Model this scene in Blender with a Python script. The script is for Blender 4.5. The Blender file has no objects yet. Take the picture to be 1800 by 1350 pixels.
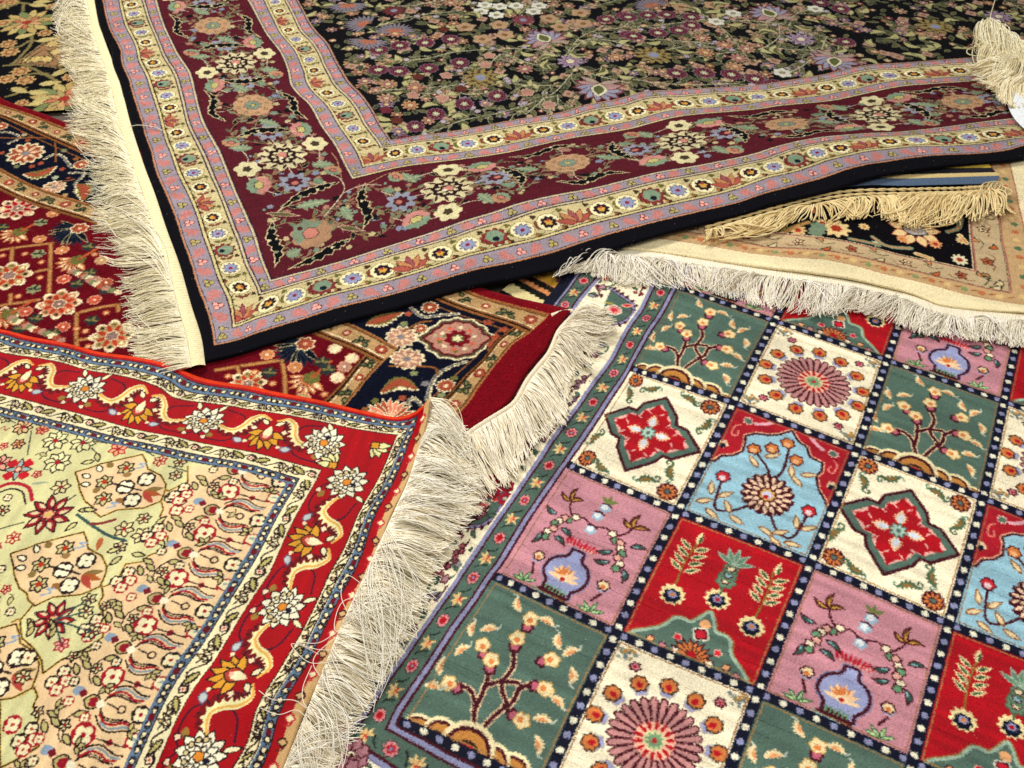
import bpy, math, time
import numpy as np
T0 = time.time()
rng = np.random.default_rng(7)
SC = bpy.context.scene
COL = SC.collection

# ------------------------------------------------------------------ camera geometry (metres, z up)
FPX, PITCH, CAMH = 1745.0, 0.7922, 1.343          # focal length in pixels of the 1800 px wide photograph
CP, SP = math.cos(PITCH), math.sin(PITCH)


def un(p, z=0.0):
    """photograph pixel -> point on the horizontal plane at height z"""
    p = np.atleast_2d(np.asarray(p, float))
    a = (p[:, 0] - 900) / FPX
    b = (675 - p[:, 1]) / FPX
    t = (z - CAMH) / (b * CP - SP)
    return np.stack([a * t, (b * SP + CP) * t], 1)


def proj(X):
    z = X[..., 2] - CAMH
    d = np.maximum(X[..., 1] * CP - z * SP, 0.05)
    return 900 + FPX * X[..., 0] / d, 675 - FPX * (X[..., 1] * SP + z * CP) / d


def s2l(c):
    c = np.asarray(c, float)
    return np.where(c <= 0.04045, c / 12.92, ((c + 0.055) / 1.055) ** 2.4)


def hx(s):
    return np.array([int(s[i:i + 2], 16) / 255 for i in (0, 2, 4)])


def vnoise(x, y, seed=0):
    """smooth value noise, about -1..1"""
    xi, yi = np.floor(x).astype(np.int64), np.floor(y).astype(np.int64)
    fx, fy = x - xi, y - yi
    fx, fy = fx * fx * (3 - 2 * fx), fy * fy * (3 - 2 * fy)

    def h(a, b):
        n = (a * 374761393 + b * 668265263 + seed * 974634777) & 0xffffffff
        n = ((n ^ (n >> 13)) * 1274126177) & 0xffffffff
        return ((n ^ (n >> 16)) & 0xffff) / 32767.5 - 1
    return (h(xi, yi) * (1 - fx) + h(xi + 1, yi) * fx) * (1 - fy) + (h(xi, yi + 1) * (1 - fx) + h(xi + 1, yi + 1) * fx) * fy


# ------------------------------------------------------------------ knot canvas (one cell per knot)
class View:
    def __init__(s, cv, M):
        s.cv, s.M = cv, M

    def at(s, x, y, rot=0.0, sx=1.0, sy=None):
        sy = sx if sy is None else sy
        c, n = math.cos(rot), math.sin(rot)
        m = np.array([[c * sx, -n * sy, x], [n * sx, c * sy, y], [0, 0, 1.0]])
        return View(s.cv, s.M @ m)

    def tr(s, pts):
        p = np.asarray(pts, float).reshape(-1, 2)
        q = p @ s.M[:2, :2].T + s.M[:2, 2]
        return (q - s.cv.o) / s.cv.p

    def sc(s):
        return math.sqrt(abs(np.linalg.det(s.M[:2, :2])))

    def _put(s, x0, y0, m, c):
        cv = s.cv
        if cv.clip is not None:
            m = m & cv.clip[y0:y0 + m.shape[0], x0:x0 + m.shape[1]]
        cv.img[y0:y0 + m.shape[0], x0:x0 + m.shape[1]][m] = C(c)

    def poly(s, pts, c, o=None, w=1.3):
        q = s.tr(pts)
        if c is not None:
            cv = s.cv
            x0, y0 = np.maximum(np.floor(q.min(0)).astype(int), 0)
            x1, y1 = np.minimum(np.ceil(q.max(0)).astype(int) + 1, (cv.W, cv.H))
            if x1 > x0 and y1 > y0:
                X = np.arange(x0, x1)[None, :] + 1e-4
                Y = np.arange(y0, y1)[:, None] + 1e-4
                ins = np.zeros((y1 - y0, x1 - x0), bool)
                a = q
                b = np.roll(q, -1, 0)
                for (ax, ay), (bx, by) in zip(a, b):
                    if ay == by:
                        continue
                    cr = (ay > Y) != (by > Y)
                    xx = ax + (Y - ay) * (bx - ax) / (by - ay)
                    ins ^= cr & (X < xx)
                s._put(x0, y0, ins, c)
        if o is not None:
            s._stroke(np.vstack([q, q[:1]]), w * s.cv.ow, o)

    def _stroke(s, q, w, c):
        """w in knots"""
        cv = s.cv
        r = w / 2
        for (ax, ay), (bx, by) in zip(q[:-1], q[1:]):
            x0 = max(int(math.floor(min(ax, bx) - r)), 0)
            y0 = max(int(math.floor(min(ay, by) - r)), 0)
            x1 = min(int(math.ceil(max(ax, bx) + r)) + 1, cv.W)
            y1 = min(int(math.ceil(max(ay, by) + r)) + 1, cv.H)
            if x1 <= x0 or y1 <= y0:
                continue
            X = np.arange(x0, x1)[None, :]
            Y = np.arange(y0, y1)[:, None]
            dx, dy = bx - ax, by - ay
            L = dx * dx + dy * dy
            t = np.clip(((X - ax) * dx + (Y - ay) * dy) / (L if L > 0 else 1), 0, 1)
            s._put(x0, y0, (X - ax - t * dx) ** 2 + (Y - ay - t * dy) ** 2 <= r * r + 0.02, c)

    def line(s, pts, w, c, sm=True, px=False):
        """w in local units unless px (then knots)"""
        p = np.asarray(pts, float).reshape(-1, 2)
        if sm and len(p) > 2:
            p = crom(p)
        s._stroke(s.tr(p), w * s.cv.ow if px else max(w * s.sc() / s.cv.p, 0.9), c)

    def rect(s, x0, y0, x1, y1, c):
        s.poly([(x0, y0), (x1, y0), (x1, y1), (x0, y1)], c)

    def ros(s, x, y, R, n, amp, c, o=None, w=1.3, ph=0.0, sy=1.0, k=None):
        k = k or max(14, 5 * n)
        a = np.linspace(0, 2 * math.pi, k, endpoint=False)
        r = R * (1 - amp + amp * np.abs(np.cos(n * a / 2 + ph)))
        s.poly(np.stack([x + r * np.cos(a), y + r * sy * np.sin(a)], 1), c, o, w)

    def disc(s, x, y, R, c, o=None, w=1.3, sy=1.0):
        s.ros(x, y, R, 1, 0, c, o, w, sy=sy, k=12)

    def free(s, x, y, r, bg):
        """True where a disc of radius r is still plain ground"""
        q = s.tr([(x, y)])[0]
        k = r / s.cv.p
        for dx, dy in ((0, 0), (1, 0), (-1, 0), (0, 1), (0, -1), (.7, .7), (-.7, .7), (.7, -.7), (-.7, -.7), (.5, 0), (-.5, 0), (0, .5), (0, -.5)):
            i, j = int(q[0] + dx * k), int(q[1] + dy * k)
            if not (0 <= i < s.cv.W and 0 <= j < s.cv.H) or (s.cv.clip is not None and not s.cv.clip[j, i]):
                return False
            if abs(s.cv.img[j, i] - C(bg)).sum() > .01:
                return False
        return True

    def leaf(s, x, y, L, W, ang, c, o=None, w=1.3, bend=0.0, mid=None, ser=0):
        t = np.linspace(0, 1, 9 if not ser else 13)
        h = np.sin(math.pi * t ** 0.8) * W / 2
        if ser:
            h = h * (1 + 0.35 * (np.arange(len(t)) % 2 * 2 - 1))
        cx, cy = t * L, bend * L * np.sin(math.pi * t)
        p = np.vstack([np.stack([cx, cy + h], 1), np.stack([cx, cy - h], 1)[::-1]])
        v = s.at(x, y, ang)
        v.poly(p, c, o, w)
        if mid is not None:
            v.line(np.stack([cx, cy], 1)[1:-2], 1.1, mid, False, True)


def crom(p, n=6):
    p = np.vstack([2 * p[0] - p[1], p, 2 * p[-1] - p[-2]])
    out = []
    for i in range(1, len(p) - 2):
        t = np.linspace(0, 1, n, endpoint=False)[:, None]
        a, b, c, d = p[i - 1], p[i], p[i + 1], p[i + 2]
        out.append(0.5 * (2 * b + (c - a) * t + (2 * a - 5 * b + 4 * c - d) * t * t + (3 * b - a - 3 * c + d) * t ** 3))
    return np.vstack(out + [p[-2:-1]])


_cc = {}


def C(c):
    if isinstance(c, str):
        if c not in _cc:
            _cc[c] = hx(PAL.get(c, c))
        return _cc[c]
    return c


class Canvas(View):
    def __init__(s, u0, v0, u1, v1, pitch, bg, ow=1.0, hi=(0, 0)):
        s.p = pitch
        s.W = int(math.ceil((u1 - u0) / pitch / 8)) * 8 + 1
        s.H = int(math.ceil((v1 - v0) / pitch / 8)) * 8 + 1
        if hi[0]:
            u0 = u1 - (s.W - 1) * pitch
        if hi[1]:
            v0 = v1 - (s.H - 1) * pitch
        s.o = np.array([u0, v0], float)
        s.clip = None
        s.ow = ow
        s.img = np.empty((s.H, s.W, 3), np.float32)
        s.img[:] = C(bg)
        View.__init__(s, s, np.eye(3))
        s.U = (u0 + np.arange(s.W) * pitch)[None, :]
        s.V = (v0 + np.arange(s.H) * pitch)[:, None]

    def fill(s, mask, c):
        s.img[np.broadcast_to(mask, (s.H, s.W))] = C(c)

    def finish(s, jit=0.6, grain=0.05, abr=0.04, seed=1, along='u', blur=0.0, dye=1.17):
        """ragged knot edges, yarn-by-yarn colour, dye bands along the weft"""
        g = np.random.default_rng(seed)
        jy = np.clip(np.arange(s.H)[:, None] + np.round(g.normal(0, jit, (s.H, s.W))).astype(int), 0, s.H - 1)
        jx = np.clip(np.arange(s.W)[None, :] + np.round(g.normal(0, jit, (s.H, s.W))).astype(int), 0, s.W - 1)
        im = s.img[jy, jx] ** dye                      # deeper dyes: darks sink, undyed wool stays pale
        if blur:
            k = blur
            for ax in (0, 1):
                im = im * (1 - 2 * k) + k * np.roll(im, 1, ax) + k * np.roll(im, -1, ax)
        n = 1 + g.normal(0, grain, (s.H, s.W, 1))
        a, b = (6, 90) if along == 'u' else (90, 6)
        n = n + abr * vnoise(s.U * a + s.V * 3, s.V * b, seed)[..., None]
        n = n + 0.5 * abr * vnoise(s.U * 30, s.V * 30, seed + 5)[..., None]
        lint = (g.random((s.H, s.W, 1)) < .0012) * g.uniform(.15, .55, (s.H, s.W, 1))      # stray pale fibres
        im = im * (1 - lint) + lint * np.array([.85, .83, .78])
        s.img = np.clip(im * n, 0.0, 1).astype(np.float32)


# ------------------------------------------------------------------ how a rug lies: (u, v) on the rug -> world
class Lie:
    def __init__(s, z0, origin_px, ang, lm, lam=1e-4, wave=0.6, dzr=(-0.004, 0.035), fliphand=1):
        """lm: list of (kind, value, pixels): kind 'u' / 'v' = a woven line of constant u / v seen at these pixels, 'p' = ((u,v), px)"""
        s.z0, s.wave, s.dzr = z0, wave, dzr
        s.th = math.radians(ang)
        s.o = un([origin_px], z0)[0]
        K, V, G = [], [], []
        for k, val, pts in lm:
            for q in pts:
                K.append(k)
                V.append(val)
                G.append(un([q], z0)[0])
        G = np.array(G)
        UV = np.zeros_like(G)
        for it in range(6):
            R = s.R()
            L = (G - s.o) @ R          # rug coordinates under the rigid pose
            for i, (k, val) in enumerate(zip(K, V)):
                UV[i] = (val, L[i, 1]) if k == 'u' else (L[i, 0], val) if k == 'v' else val
            # rigid refit (rotation + translation)
            mu, mg = UV.mean(0), G.mean(0)
            a, b = UV - mu, G - mg
            s.th = math.atan2((a[:, 0] * b[:, 1] - a[:, 1] * b[:, 0]).sum(), (a * b).sum())
            s.o = mg - mu @ s.R().T
        E = G - (UV @ s.R().T + s.o)
        n = len(UV)
        s.UV = UV
        Kx = s.ker(((UV[:, None] - UV[None]) ** 2).sum(-1)) + lam * np.eye(n)
        Pm = np.hstack([np.ones((n, 1)), UV])
        A = np.zeros((n + 3, n + 3))
        A[:n, :n], A[:n, n:], A[n:, :n] = Kx, Pm, Pm.T
        A[n:, n:] -= 1e-6 * np.eye(3)
        s.w = np.linalg.solve(A, np.vstack([E, np.zeros((3, 2))]))
        s.aff = np.linalg.lstsq(Pm, E, rcond=None)[0]
        s.rms = math.sqrt((E ** 2).sum(1).mean())

    def R(s):
        c, n = math.cos(s.th), math.sin(s.th)
        return np.array([[c, -n], [n, c]])

    @staticmethod
    def ker(r2):
        return r2 * np.log(r2 + 1e-9) * 0.5

    def ground(s, uv, full=False):
        uv = np.asarray(uv, float)
        E = np.empty_like(uv)
        for i in range(0, len(uv), 20000):
            q = uv[i:i + 20000]
            k = s.ker(((q[:, None] - s.UV[None]) ** 2).sum(-1))
            E[i:i + 20000] = k @ s.w[:-3] + np.hstack([np.ones((len(q), 1)), q]) @ s.w[-3:]
        G = uv @ s.R().T + s.o + E
        if not full:
            return G
        dev = E - np.hstack([np.ones((len(uv), 1)), uv]) @ s.aff
        d = np.linalg.norm(G, axis=1)
        dz = s.wave * (dev * G).sum(1) / d * (CAMH - s.z0) / d
        lo, hi = s.dzr
        dz = np.where(dz > 0, hi * np.tanh(dz / hi), lo * np.tanh(dz / lo))
        return G, dz

    def world(s, uv, extra=0.0):
        G, dz = s.ground(uv, True)
        dz = dz + extra
        k = (1 - dz / (CAMH - s.z0))[:, None]
        return np.hstack([G * k, (s.z0 + dz)[:, None]])

    def inv(s, px):
        g = un(px, s.z0)
        uv = (g - s.o) @ s.R()
        for _ in range(25):
            uv = uv + 0.8 * (g - s.ground(uv)) @ s.R()
        return uv


# ------------------------------------------------------------------ objects
def link(o, parent=None):
    COL.objects.link(o)
    if parent is not None:
        o.parent = parent
    return o


def thing(name, label, cat, loc):
    o = bpy.data.objects.new(name, None)
    o.location = loc
    o.empty_display_size = 0.05
    o['label'] = label
    o['category'] = cat
    return link(o)


def mesh_np(name, V, F, mat, parent=None, col=None, flat=False):
    """V (n,3) float, F (m,k) int; col (n,3) linear rgb"""
    V = np.asarray(V, np.float32)
    if parent is not None:
        V = V - np.array(parent.location, np.float32)
    me = bpy.data.meshes.new(name)
    n, (m, k) = len(V), F.shape
    me.vertices.add(n)
    me.vertices.foreach_set('co', V.ravel())
    me.loops.add(m * k)
    me.loops.foreach_set('vertex_index', F.astype(np.int32).ravel())
    me.polygons.add(m)
    me.polygons.foreach_set('loop_start', np.arange(0, m * k, k, dtype=np.int32))
    me.update(calc_edges=True)
    me.polygons.foreach_set('use_smooth', np.full(m, not flat))
    if col is not None:
        a = me.color_attributes.new('Yarn', 'BYTE_COLOR', 'POINT')
        c = np.ones((n, 4), np.float32)
        c[:, :3] = np.clip(col, 0, 1)
        a.data.foreach_set('color', c.ravel())
    me.materials.append(mat)
    o = bpy.data.objects.new(name, me)
    return link(o, parent)
# ------------------------------------------------------------------ materials
def new_mat(name):
    m = bpy.data.materials.new(name)
    m.use_nodes = True
    nt = m.node_tree
    b = nt.nodes['Principled BSDF']
    return m, nt, b


def yarn_mat(name, rough=0.85, sheen=0.25, sheen_rough=0.5, bump=0.35, scale=900, spec=0.25, tint=(1, 0.95, 0.88), var=0.10):
    """wool / silk yarn: woven colour per knot from the mesh, fibre noise and a soft nap sheen"""
    m, nt, b = new_mat(name)
    at = nt.nodes.new('ShaderNodeVertexColor')
    at.layer_name = 'Yarn'
    tc = nt.nodes.new('ShaderNodeTexCoord')
    nz = nt.nodes.new('ShaderNodeTexNoise')
    nz.inputs['Scale'].default_value = scale
    nz.inputs['Detail'].default_value = 2
    nt.links.new(tc.outputs['Object'], nz.inputs['Vector'])
    mr = nt.nodes.new('ShaderNodeMapRange')
    mr.inputs['To Min'].default_value = 1 - var
    mr.inputs['To Max'].default_value = 1 + var
    nt.links.new(nz.outputs['Fac'], mr.inputs['Value'])
    mx = nt.nodes.new('ShaderNodeVectorMath')
    mx.operation = 'SCALE'
    nt.links.new(at.outputs['Color'], mx.inputs[0])
    nt.links.new(mr.outputs['Result'], mx.inputs['Scale'])
    nt.links.new(mx.outputs['Vector'], b.inputs['Base Color'])
    bp = nt.nodes.new('ShaderNodeBump')
    bp.inputs['Strength'].default_value = bump
    bp.inputs['Distance'].default_value = 0.0008
    nt.links.new(nz.outputs['Fac'], bp.inputs['Height'])
    nt.links.new(bp.outputs['Normal'], b.inputs['Normal'])
    b.inputs['Roughness'].default_value = rough
    b.inputs['Specular IOR Level'].default_value = spec
    b.inputs['Sheen Weight'].default_value = sheen
    b.inputs['Sheen Roughness'].default_value = sheen_rough
    b.inputs['Sheen Tint'].default_value = (*tint, 1)
    return m


WOOL = yarn_mat('wool_pile', 0.95, 0.03, 0.4, 0.5, 700, 0.05)
SILK = yarn_mat('silk_pile', 0.6, 0.0, 0.35, 0.35, 900, 0.08)
LUSTRE = yarn_mat('lustrous_wool_pile', 0.65, 0.03, 0.35, 0.5, 800, 0.10)
COTTON = yarn_mat('cotton_warp_threads', 0.8, 0.05, 0.5, 0.2, 1200, 0.2, var=0.06)
SILKTHREAD = yarn_mat('silk_warp_threads', 0.38, 0.15, 0.3, 0.1, 1500, 0.5, var=0.05)


# ------------------------------------------------------------------ pile sheets
def sheet(lie, cv, part_id, names, mats, parent, fine, prof=None, pile=0.00025, seed=3, labels=None, rag=0.0006, part_lines=0.0):
    """cut one knot grid into the rug's woven parts. part_id (H,W) int per cell; fine(px,py)->bool says where knots are modelled singly"""
    H, W, p = cv.H, cv.W, cv.p
    B = 8
    Hc, Wc = (H - 1) // B * B, (W - 1) // B * B
    # coarse positions then bilinear refinement
    st = 8
    us = cv.o[0] + np.arange(0, Wc + 1, st) * p
    vs = cv.o[1] + np.arange(0, Hc + 1, st) * p
    gu, gv = np.meshgrid(us, vs)
    G, dz = lie.ground(np.stack([gu.ravel(), gv.ravel()], 1), True)
    A = np.dstack([G.reshape(len(vs), len(us), 2), dz.reshape(len(vs), len(us))])

    def up(a):
        out = np.empty((Hc + 1, a.shape[1], 3))
        t = (np.arange(st) / st)[None, :, None, None]
        out[:-1] = (a[:-1, None] * (1 - t) + a[1:, None] * t).reshape(Hc, a.shape[1], 3)
        out[-1] = a[-1]
        o2 = np.empty((Hc + 1, Wc + 1, 3))
        t = (np.arange(st) / st)[None, None, :, None]
        o2[:, :-1] = (out[:, :-1, None] * (1 - t) + out[:, 1:, None] * t).reshape(Hc + 1, Wc, 3)
        o2[:, -1] = out[:, -1]
        return o2
    P = up(A)
    g = np.random.default_rng(seed)
    U = cv.U[:, :Wc + 1]
    V = cv.V[:Hc + 1]
    ex = P[..., 2] + g.normal(0, pile, (Hc + 1, Wc + 1)) + 0.0006 * vnoise(U * 35, V * 35, seed) + 0.001 * vnoise(U * 9, V * 9, seed + 1)
    if part_lines:                                     # the pile parts here and there along a row of knots
        row = (V + .004 * vnoise(U * 11, V * 3, 5)) / .0105
        ri = np.floor(row)
        ex = ex - part_lines * np.exp(-((row - ri - .5) * .0105 / .0009) ** 2) * (vnoise(U * 7 + ri * 3.7, ri * 1.3, 9) >  .56)
    if prof is not None:
        ex = ex + prof(U, V)
    k = 1 - ex / (CAMH - lie.z0)
    X = np.dstack([P[..., 0] * k, P[..., 1] * k, lie.z0 + ex])
    X[..., :2] += g.normal(0, rag * 0.5, (Hc + 1, Wc + 1, 2))
    idx = np.arange((Hc + 1) * (Wc + 1)).reshape(Hc + 1, Wc + 1)
    cols = s2l(cv.img[:Hc + 1, :Wc + 1]).reshape(-1, 3)
    X = X.reshape(-1, 3)
    # block classification
    ctr = P[B // 2::B, B // 2::B][:Hc // B, :Wc // B]
    px, py = proj(np.dstack([ctr[..., :2], np.full(ctr.shape[:2], lie.z0)]))
    fb = fine(px, py)
    pid = part_id[:Hc, :Wc]
    blk = pid.reshape(Hc // B, B, Wc // B, B).transpose(0, 2, 1, 3)
    uni = (blk.min((2, 3)) == blk.max((2, 3)))
    fb = fb | ~uni
    far = (px < -700) | (px > 2500) | (py > 1900) | (py < -500)
    fb &= ~far
    fcell = np.repeat(np.repeat(fb, B, 0), B, 1)
    out = []
    for i, nm in enumerate(names):
        m = fcell & (pid == i)
        r, c = np.nonzero(m)
        F = np.stack([idx[r, c], idx[r, c + 1], idx[r + 1, c + 1], idx[r + 1, c]], 1)
        cb = ~fb & (blk[:, :, 0, 0] == i)
        rb, cb_ = np.nonzero(cb)
        rb, cb_ = rb * B, cb_ * B
        F2 = np.stack([idx[rb, cb_], idx[rb, cb_ + B], idx[rb + B, cb_ + B], idx[rb + B, cb_]], 1)
        F = np.vstack([F, F2])
        if not len(F):
            continue
        used, inv = np.unique(F, return_inverse=True)
        mt = mats[i] if isinstance(mats, (list, tuple)) else mats
        o = mesh_np(nm, X[used], inv.reshape(F.shape), mt, parent, cols[used])
        if labels and labels.get(i):
            o['label'] = labels[i]
        out.append(o)
    return out


INF = lambda px, py: (px > -60) & (px < 1860) & (py > -60) & (py < 1410)


def inpoly(px, py, poly):
    ins = np.zeros(np.shape(px), bool)
    n = len(poly)
    for i in range(n):
        ax, ay = poly[i]
        bx, by = poly[(i + 1) % n]
        if ay == by:
            continue
        ins ^= ((ay > py) != (by > py)) & (px < ax + (py - ay) * (bx - ax) / (by - ay))
    return ins


# ------------------------------------------------------------------ fringes and ribbons
def pline(pts, t, smooth=True):
    """points along a polyline, t in 0..1 by index (so two polylines correspond)"""
    p = np.asarray(pts, float)
    if smooth and len(p) > 2:
        p = crom(p, 8)
    s = np.clip(t, 0, 1) * (len(p) - 1)
    i = np.minimum(s.astype(int), len(p) - 2)
    f = (s - i)[:, None]
    return p[i] * (1 - f) + p[i + 1] * f


def tubes(paths, rad, k=3):
    """paths (n,m,3), rad (n,m) -> V,F"""
    n, m, _ = paths.shape
    tg = np.gradient(paths, axis=1)
    tg /= np.linalg.norm(tg, axis=2, keepdims=True) + 1e-9
    upv = np.array([0, 0, 1.0])
    a = np.cross(tg, upv)
    a /= np.linalg.norm(a, axis=2, keepdims=True) + 1e-6
    b = np.cross(a, tg)
    ang = np.arange(k) * 2 * math.pi / k
    V = paths[:, :, None] + rad[:, :, None, None] * (a[:, :, None] * np.cos(ang)[None, None, :, None] + b[:, :, None] * np.sin(ang)[None, None, :, None])
    i = np.arange(n)[:, None, None]
    j = np.arange(m - 1)[None, :, None]
    q = np.arange(k)[None, None, :]
    base = (i * m + j) * k
    F = np.stack([base + q, base + (q + 1) % k, base + k + (q + 1) % k, base + k + q], -1).reshape(-1, 4)
    return V.reshape(-1, 3), F


def fringe(name, base, zb, tip, zt, n, r, mat, parent, col=('e9e0bd', 'cbbd90'), lift=0.006, sway=0.25, clump=18, jit=0.12, m=11, t0=0.0, t1=1.0,
           stack=0.010, seed=5, curl=0.0, base2=None, k=3, swirl=0.25, label=None, bundle=0.7):
    """cut warp threads hanging from a rug end. base / tip: photograph pixels of the two ends of the fringe, at heights zb / zt"""
    g = np.random.default_rng(seed)
    t = np.sort(g.uniform(t0, t1, n))
    zb = np.interp(t, np.linspace(0, 1, len(zb)), zb) if np.ndim(zb) else np.full(n, zb)
    zt = np.interp(t, np.linspace(0, 1, len(zt)), zt) if np.ndim(zt) else np.full(n, zt)
    bp = pline(base, t)
    B = np.array([un([q], z)[0] for q, z in zip(bp, zb)])
    # tips wander in clumps
    cl = t * clump
    w1 = vnoise(cl, cl * 0 + 3.3, seed)
    w2 = vnoise(cl * 3.1, cl * 0 + 7.7, seed)
    w3 = g.normal(0, 1, n)
    nb = max(int(n / 9), 1)                       # threads hang together in loose bundles
    bc = (np.floor(t * nb) + .5) / nb + g.normal(0, .3 / nb, nb + 1)[np.minimum((t * nb).astype(int), nb)]
    tb = t + (bc - t) * bundle
    tt = tb + (w1 * sway + w2 * sway * 0.5 + w3 * sway * 0.12) / clump
    T = np.array([un([q], z)[0] for q, z in zip(pline(tip, tt), zt)])
    D = T - B
    L = np.linalg.norm(D, axis=1)
    ln = 1 + g.normal(0, jit, n) * 0.6 + 0.10 * vnoise(cl * 2.3, cl * 0 + 1.1, seed + 3) - np.where(g.random(n) < 0.10, g.uniform(0, 0.45, n), 0)
    D = D * np.clip(ln, 0.35, 1.15)[:, None]
    perp = np.stack([-D[:, 1], D[:, 0]], 1)
    s = np.linspace(0, 1, m)[None, :]
    bend = (swirl * (0.7 * vnoise(cl * 1.7, cl * 0 + 9.1, seed + 1) + 0.5 * vnoise(cl * 6.1, cl * 0 + 2.1, seed + 2) + 0.2 * g.normal(0, 1, n)))[:, None] + curl
    wob = g.normal(0, 0.028, (n, 1)) * np.sin(2 * math.pi * (s * g.uniform(0.8, 1.8, (n, 1)) + g.random((n, 1))))
    lat = bend * np.sin(math.pi * s) * 0.5 + wob * s
    xy = B[:, None] + D[:, None] * s[..., None] + perp[:, None] * lat[..., None]
    lay = g.random((n, 1)) * (0.6 + 0.4 * vnoise(cl * 2.7, cl * 0 + 4, seed + 4))[:, None]
    z = zb[:, None] + (zt - zb)[:, None] * (1 - (1 - s) ** 2) + lift * (0.4 + 1.2 * lay) * np.sin(math.pi * np.minimum(s * 1.25, 1)) ** 1 + stack * lay * s
    pth = np.dstack([xy, z])
    rad = r * (1 - 0.35 * s) * g.uniform(0.75, 1.25, (n, 1)) * np.ones_like(s)
    V, F = tubes(pth, rad, k)
    c0, c1 = s2l(hx(col[0])), s2l(hx(col[1]))
    mixv = np.clip(g.normal(0.35, 0.28, n) - 0.3 * (lay[:, 0] - 0.4), 0, 1)[:, None]
    c = c0 * (1 - mixv) + c1 * mixv
    c = np.repeat(c, m * k, 0)
    o = mesh_np(name, V, F, mat, parent, c)
    if label:
        o['label'] = label
    return o


def ribbon(name, A, za, Bp, zb, na, nb, mat, parent, c='e8e0c0', c2=None, bulge=0.002, rib=True, seed=9, noise=0.0004, c3=None):
    """woven band between two edges given as photograph pixels at heights za, zb"""
    g = np.random.default_rng(seed)
    t = np.linspace(0, 1, na)
    zaa = np.interp(t, np.linspace(0, 1, len(za)), za) if np.ndim(za) else np.full(na, za)
    zbb = np.interp(t, np.linspace(0, 1, len(zb)), zb) if np.ndim(zb) else np.full(na, zb)
    a = np.array([un([q], z)[0] for q, z in zip(pline(A, t), zaa)])
    b = np.array([un([q], z)[0] for q, z in zip(pline(Bp, t), zbb)])
    s = np.linspace(0, 1, nb)
    xy = a[:, None] * (1 - s)[None, :, None] + b[:, None] * s[None, :, None]
    z = zaa[:, None] * (1 - s) + zbb[:, None] * s + bulge * np.sin(math.pi * s) + g.normal(0, noise, (na, nb))
    if rib:
        z = z + 0.0005 * np.where(np.arange(nb) % 2, 1, -1)[None] + 0.0003 * np.where(np.arange(na) % 2, 1, -1)[:, None]
    V = np.dstack([xy, z]).reshape(-1, 3)
    idx = np.arange(na * nb).reshape(na, nb)
    F = np.stack([idx[:-1, :-1], idx[1:, :-1], idx[1:, 1:], idx[:-1, 1:]], -1).reshape(-1, 4)
    cc = s2l(hx(c)) * (1 + g.normal(0, 0.06, (na * nb, 1)))
    if c2 is not None:
        mk = (np.arange(na) // 2 % 2 == 0)[:, None] & np.ones(nb, bool)[None]
        cc[mk.ravel()] = (s2l(hx(c2)) * (1 + g.normal(0, 0.06, (na * nb, 1))))[mk.ravel()]
    o = mesh_np(name, V, F, mat, parent, cc)
    return o
PAL = dict(black='121118', navy='12142a', dark='2a1a1e', lilac='9b9098', salmon='bd827c', cream='c6b98e', maroon='6f1a2a', red='8e1c2c',
           olive='6d6a3b', sage='8ba07c', bgrey='9699aa', pink='d18a80', peach='c79568', wine='6c2236', gold='c29a4e', rust='7a3226', white='e2dccb',
           green='5d7a5c', orange='cd7a4a', mauve='9a6f86')


def zf(ox, oy, k):
    """reader for positions noted in an enlargement of the photograph"""
    return lambda x, y: (ox + x / k, oy + y / k)


def mirror(v):
    """side view along v: x runs along v, y runs inwards along u"""
    return View(v.cv, v.M @ np.array([[0, 1, 0], [1, 0, 0], [0, 0, 1.0]]))


# ================================================================ the large black-ground rug with floral sprays
def tref(v, x, y, s, c, o):
    for a in (90, 210, 330):
        v.disc(x + s * 0.55 * math.cos(math.radians(a)), y + s * 0.5 * math.sin(math.radians(a)), s * 0.5, c, o, 1.2)


def guard_lilac(v, L, w, x0=0.0):
    g = np.random.default_rng(3)
    n = int(L / 0.037)
    for i in range(n):
        x = x0 + (i + 0.5) * 0.037
        y = w / 2
        if i % 4 == 0:
            tref(v, x, y, w * 0.28, 'b5a86e', 'dark')
        elif i % 4 == 2:
            tref(v, x, y, w * 0.28, 'e0a79b', 'maroon')
        else:
            v.ros(x, y * 1.1, w * 0.34, 5, 0.35, 'salmon', ph=g.random() * 3)
            v.ros(x + (0.012 if i % 4 == 1 else -0.012), w * 0.3, w * 0.22, 4, 0.5, 'salmon', ph=g.random() * 3)


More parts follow.
